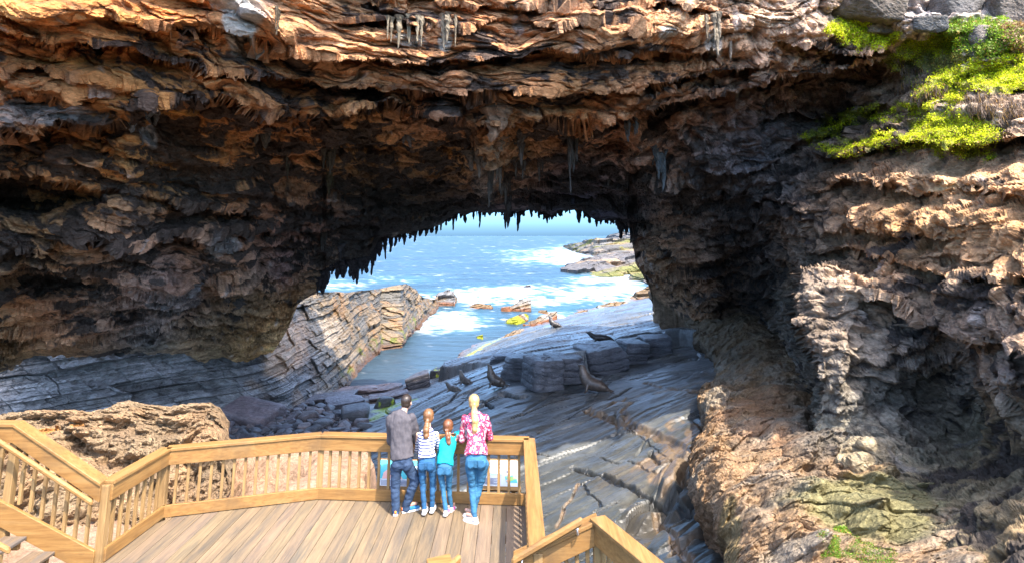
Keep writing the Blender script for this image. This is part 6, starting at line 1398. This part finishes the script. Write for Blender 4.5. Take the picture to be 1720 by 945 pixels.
# ================================================================== SEA, SKY, SUN
SEA = -9.5
def build_sea():
    us = np.linspace(-1500, 2600, 700)
    ds = np.concatenate([np.exp(np.linspace(np.log(30), np.log(420), 620)), np.exp(np.linspace(np.log(425), np.log(45000), 200))])
    UU, DD = np.meshgrid(us, ds); X = (UU - CU) / FOC * DD; Y = DD
    P = np.stack([X, Y, 0 * X], -1)
    fade = np.exp(-Y / 400.)
    sw = fbm(P * np.array([.03, .10, 1]), 4, 3); ch = fbm(P * np.array([.16, .4, 1]), 4, 7)
    calm = 1 - .8 * (1 - sst(62, 84, Y + .4 * (X + 10)))
    Z = SEA + (.55 * sw + .16 * ch) * calm
    Vv = CV - FOC * ((-st * Y + ct * (SEA - CAM_Z)) / (ct * Y + st * (SEA - CAM_Z)))
    Upx = CU + FOC * X / (ct * Y + st * (SEA - CAM_Z))
    # foam: zones of white water, broken by noise
    zone = np.zeros_like(X)
    for (cu, cv, ru, rv, am) in [(800,500,90,15,.75),(850,492,110,12,.7),(760,538,60,20,.75),(905,506,70,14,.62),(960,500,60,20,.62),(940,525,45,14,.6),(1010,495,70,16,.7),(1050,488,50,14,.75),(1040,465,70,9,.5),(930,436,80,10,.62),(960,425,50,12,.85),(960,440,40,9,.75),(930,425,60,5,.6),(870,422,60,4,.35),(720,505,50,12,.6),(690,470,40,8,.3),(560,478,60,10,.5),(640,470,40,8,.35),(1000,470,60,8,.62),(1060,472,40,7,.8),(885,483,26,6,.5),(1040,500,60,12,.6),(740,552,60,10,.45)]:
        zone = np.maximum(zone, am * np.exp(-(((Upx - cu) / ru) ** 2 + ((Vv - cv) / rv) ** 2)))
    PL = np.stack([X, Y * .55, 0 * X], -1)
    r1 = fbm(PL * .12, 5, 11, .6, 1); r2 = fbm(PL * .5, 5, 15, .62, 2); r3 = fbm(PL * np.array([.05, .12, 1]), 4, 18)
    r4 = fbm(np.stack([Upx / 24, Vv / 2.6, 0 * X], -1), 4, 29, .6, 1)
    f = zone * 1.2 - .86 + .6 * (r1 - .1) + .7 * r2 + .5 * r3 + .75 * (r4 - .2)
    foam = sst(-.02, .34, f) * .92
    # scattered far caps
    Q = np.stack([Upx / 26, Vv / 3.2, 0 * X], -1)
    cap = sst(.36, .5, fbm(PL * np.array([.045, .06, 1]) + 7, 4, 23, .55)) * (Vv > 408) * (Y > 70) * .55
    foam = np.clip(np.maximum(foam, cap), 0, 1)
    deep = sst(60, 700, Y)[..., None]
    near = np.array([.03, .05, .065]); mid = np.array([.018, .042, .058]); dp = np.array([.014, .030, .046])
    t1 = sst(60, 110, Y)[..., None]
    c = (near * (1 - t1) + mid * t1) * (1 - deep) + dp * deep
    shal = sst(.0, .5, zone)[..., None] * .5; c = c * (1 - shal) + np.array([.03, .11, .13]) * shal
    c = c * (1 + .45 * fbm(P * np.array([.02, .05, 1]), 4, 25)[..., None] + .6 * fbm(np.stack([Upx / 9, Vv / 1.6, 0 * X], -1), 3, 27)[..., None])
    fo = foam[..., None]; c = c * (1 - fo) + np.array([.29, .31, .32]) * fo
    m = NT('sea_water'); a = tint(m); m.base(a)
    p = m.pos((.45, 1.0, 1)); n1 = m.noise(p, .55, 8, .6); n2 = m.noise(m.pos((.05, .14, 1)), .5, 6, .6)
    h = m.math('ADD', m.math('MULTIPLY', n1, .5), m.math('MULTIPLY', n2, 2.2)); m.bump(h, .8, .55)
    m.set(Roughness=.35, Specular_IOR_Level=.10)
    o = grid_mesh('sea', np.stack([X, Y, Z + foam * .08], -1), m.m, None, np.clip(c, 0, .9), True, flip=True); tag(o, kind='structure')
build_sea()
W = bpy.data.worlds.new('World'); SC.world = W; W.use_nodes = True; nt = W.node_tree; nt.nodes.clear()
sky = nt.nodes.new('ShaderNodeTexSky'); sky.sky_type = 'NISHITA'; sky.sun_disc = False
SUN_DIR = Vector((.45, -.72, 1.26)).normalized()
sky.sun_elevation = math.asin(SUN_DIR.z); sky.sun_rotation = math.atan2(SUN_DIR.x, SUN_DIR.y)
sky.air_density = 1.0; sky.dust_density = 2.5; sky.ozone_density = 1.5; sky.altitude = 5
bg = nt.nodes.new('ShaderNodeBackground'); bg.inputs[1].default_value = .15
wo = nt.nodes.new('ShaderNodeOutputWorld'); tc = nt.nodes.new('ShaderNodeTexCoord'); sx = nt.nodes.new('ShaderNodeSeparateXYZ'); nt.links.new(tc.outputs['Generated'], sx.inputs[0])
rp = nt.nodes.new('ShaderNodeValToRGB'); rp.color_ramp.elements[0].position = 0.0; rp.color_ramp.elements[0].color = (.33, .60, .98, 1); rp.color_ramp.elements[1].position = .40; rp.color_ramp.elements[1].color = (1, 1, 1, 1)
e_ = rp.color_ramp.elements.new(.07); e_.color = (.30, .59, .97, 1)
mx = nt.nodes.new('ShaderNodeMix'); mx.data_type = 'RGBA'; mx.blend_type = 'MULTIPLY'; mx.inputs[0].default_value = 1
nt.links.new(sx.outputs[2], rp.inputs[0]); nt.links.new(sky.outputs[0], mx.inputs[6]); nt.links.new(rp.outputs[0], mx.inputs[7]); nt.links.new(mx.outputs[2], bg.inputs[0]); nt.links.new(bg.outputs[0], wo.inputs[0])
sl = bpy.data.lights.new('sun', 'SUN'); sl.energy = 2.0; sl.angle = R(.6); sl.color = (1, .91, .78)
so = bpy.data.objects.new('sun', sl); COL.objects.link(so); so.rotation_euler = SUN_DIR.to_track_quat('Z', 'Y').to_euler()
SC.view_settings.view_transform = 'Standard'; SC.view_settings.look = 'None'; SC.view_settings.exposure = 2.6; SC.view_settings.gamma = 1
SC.view_settings.use_curve_mapping = False
SC.cycles.max_bounces = 12; SC.cycles.diffuse_bounces = 8
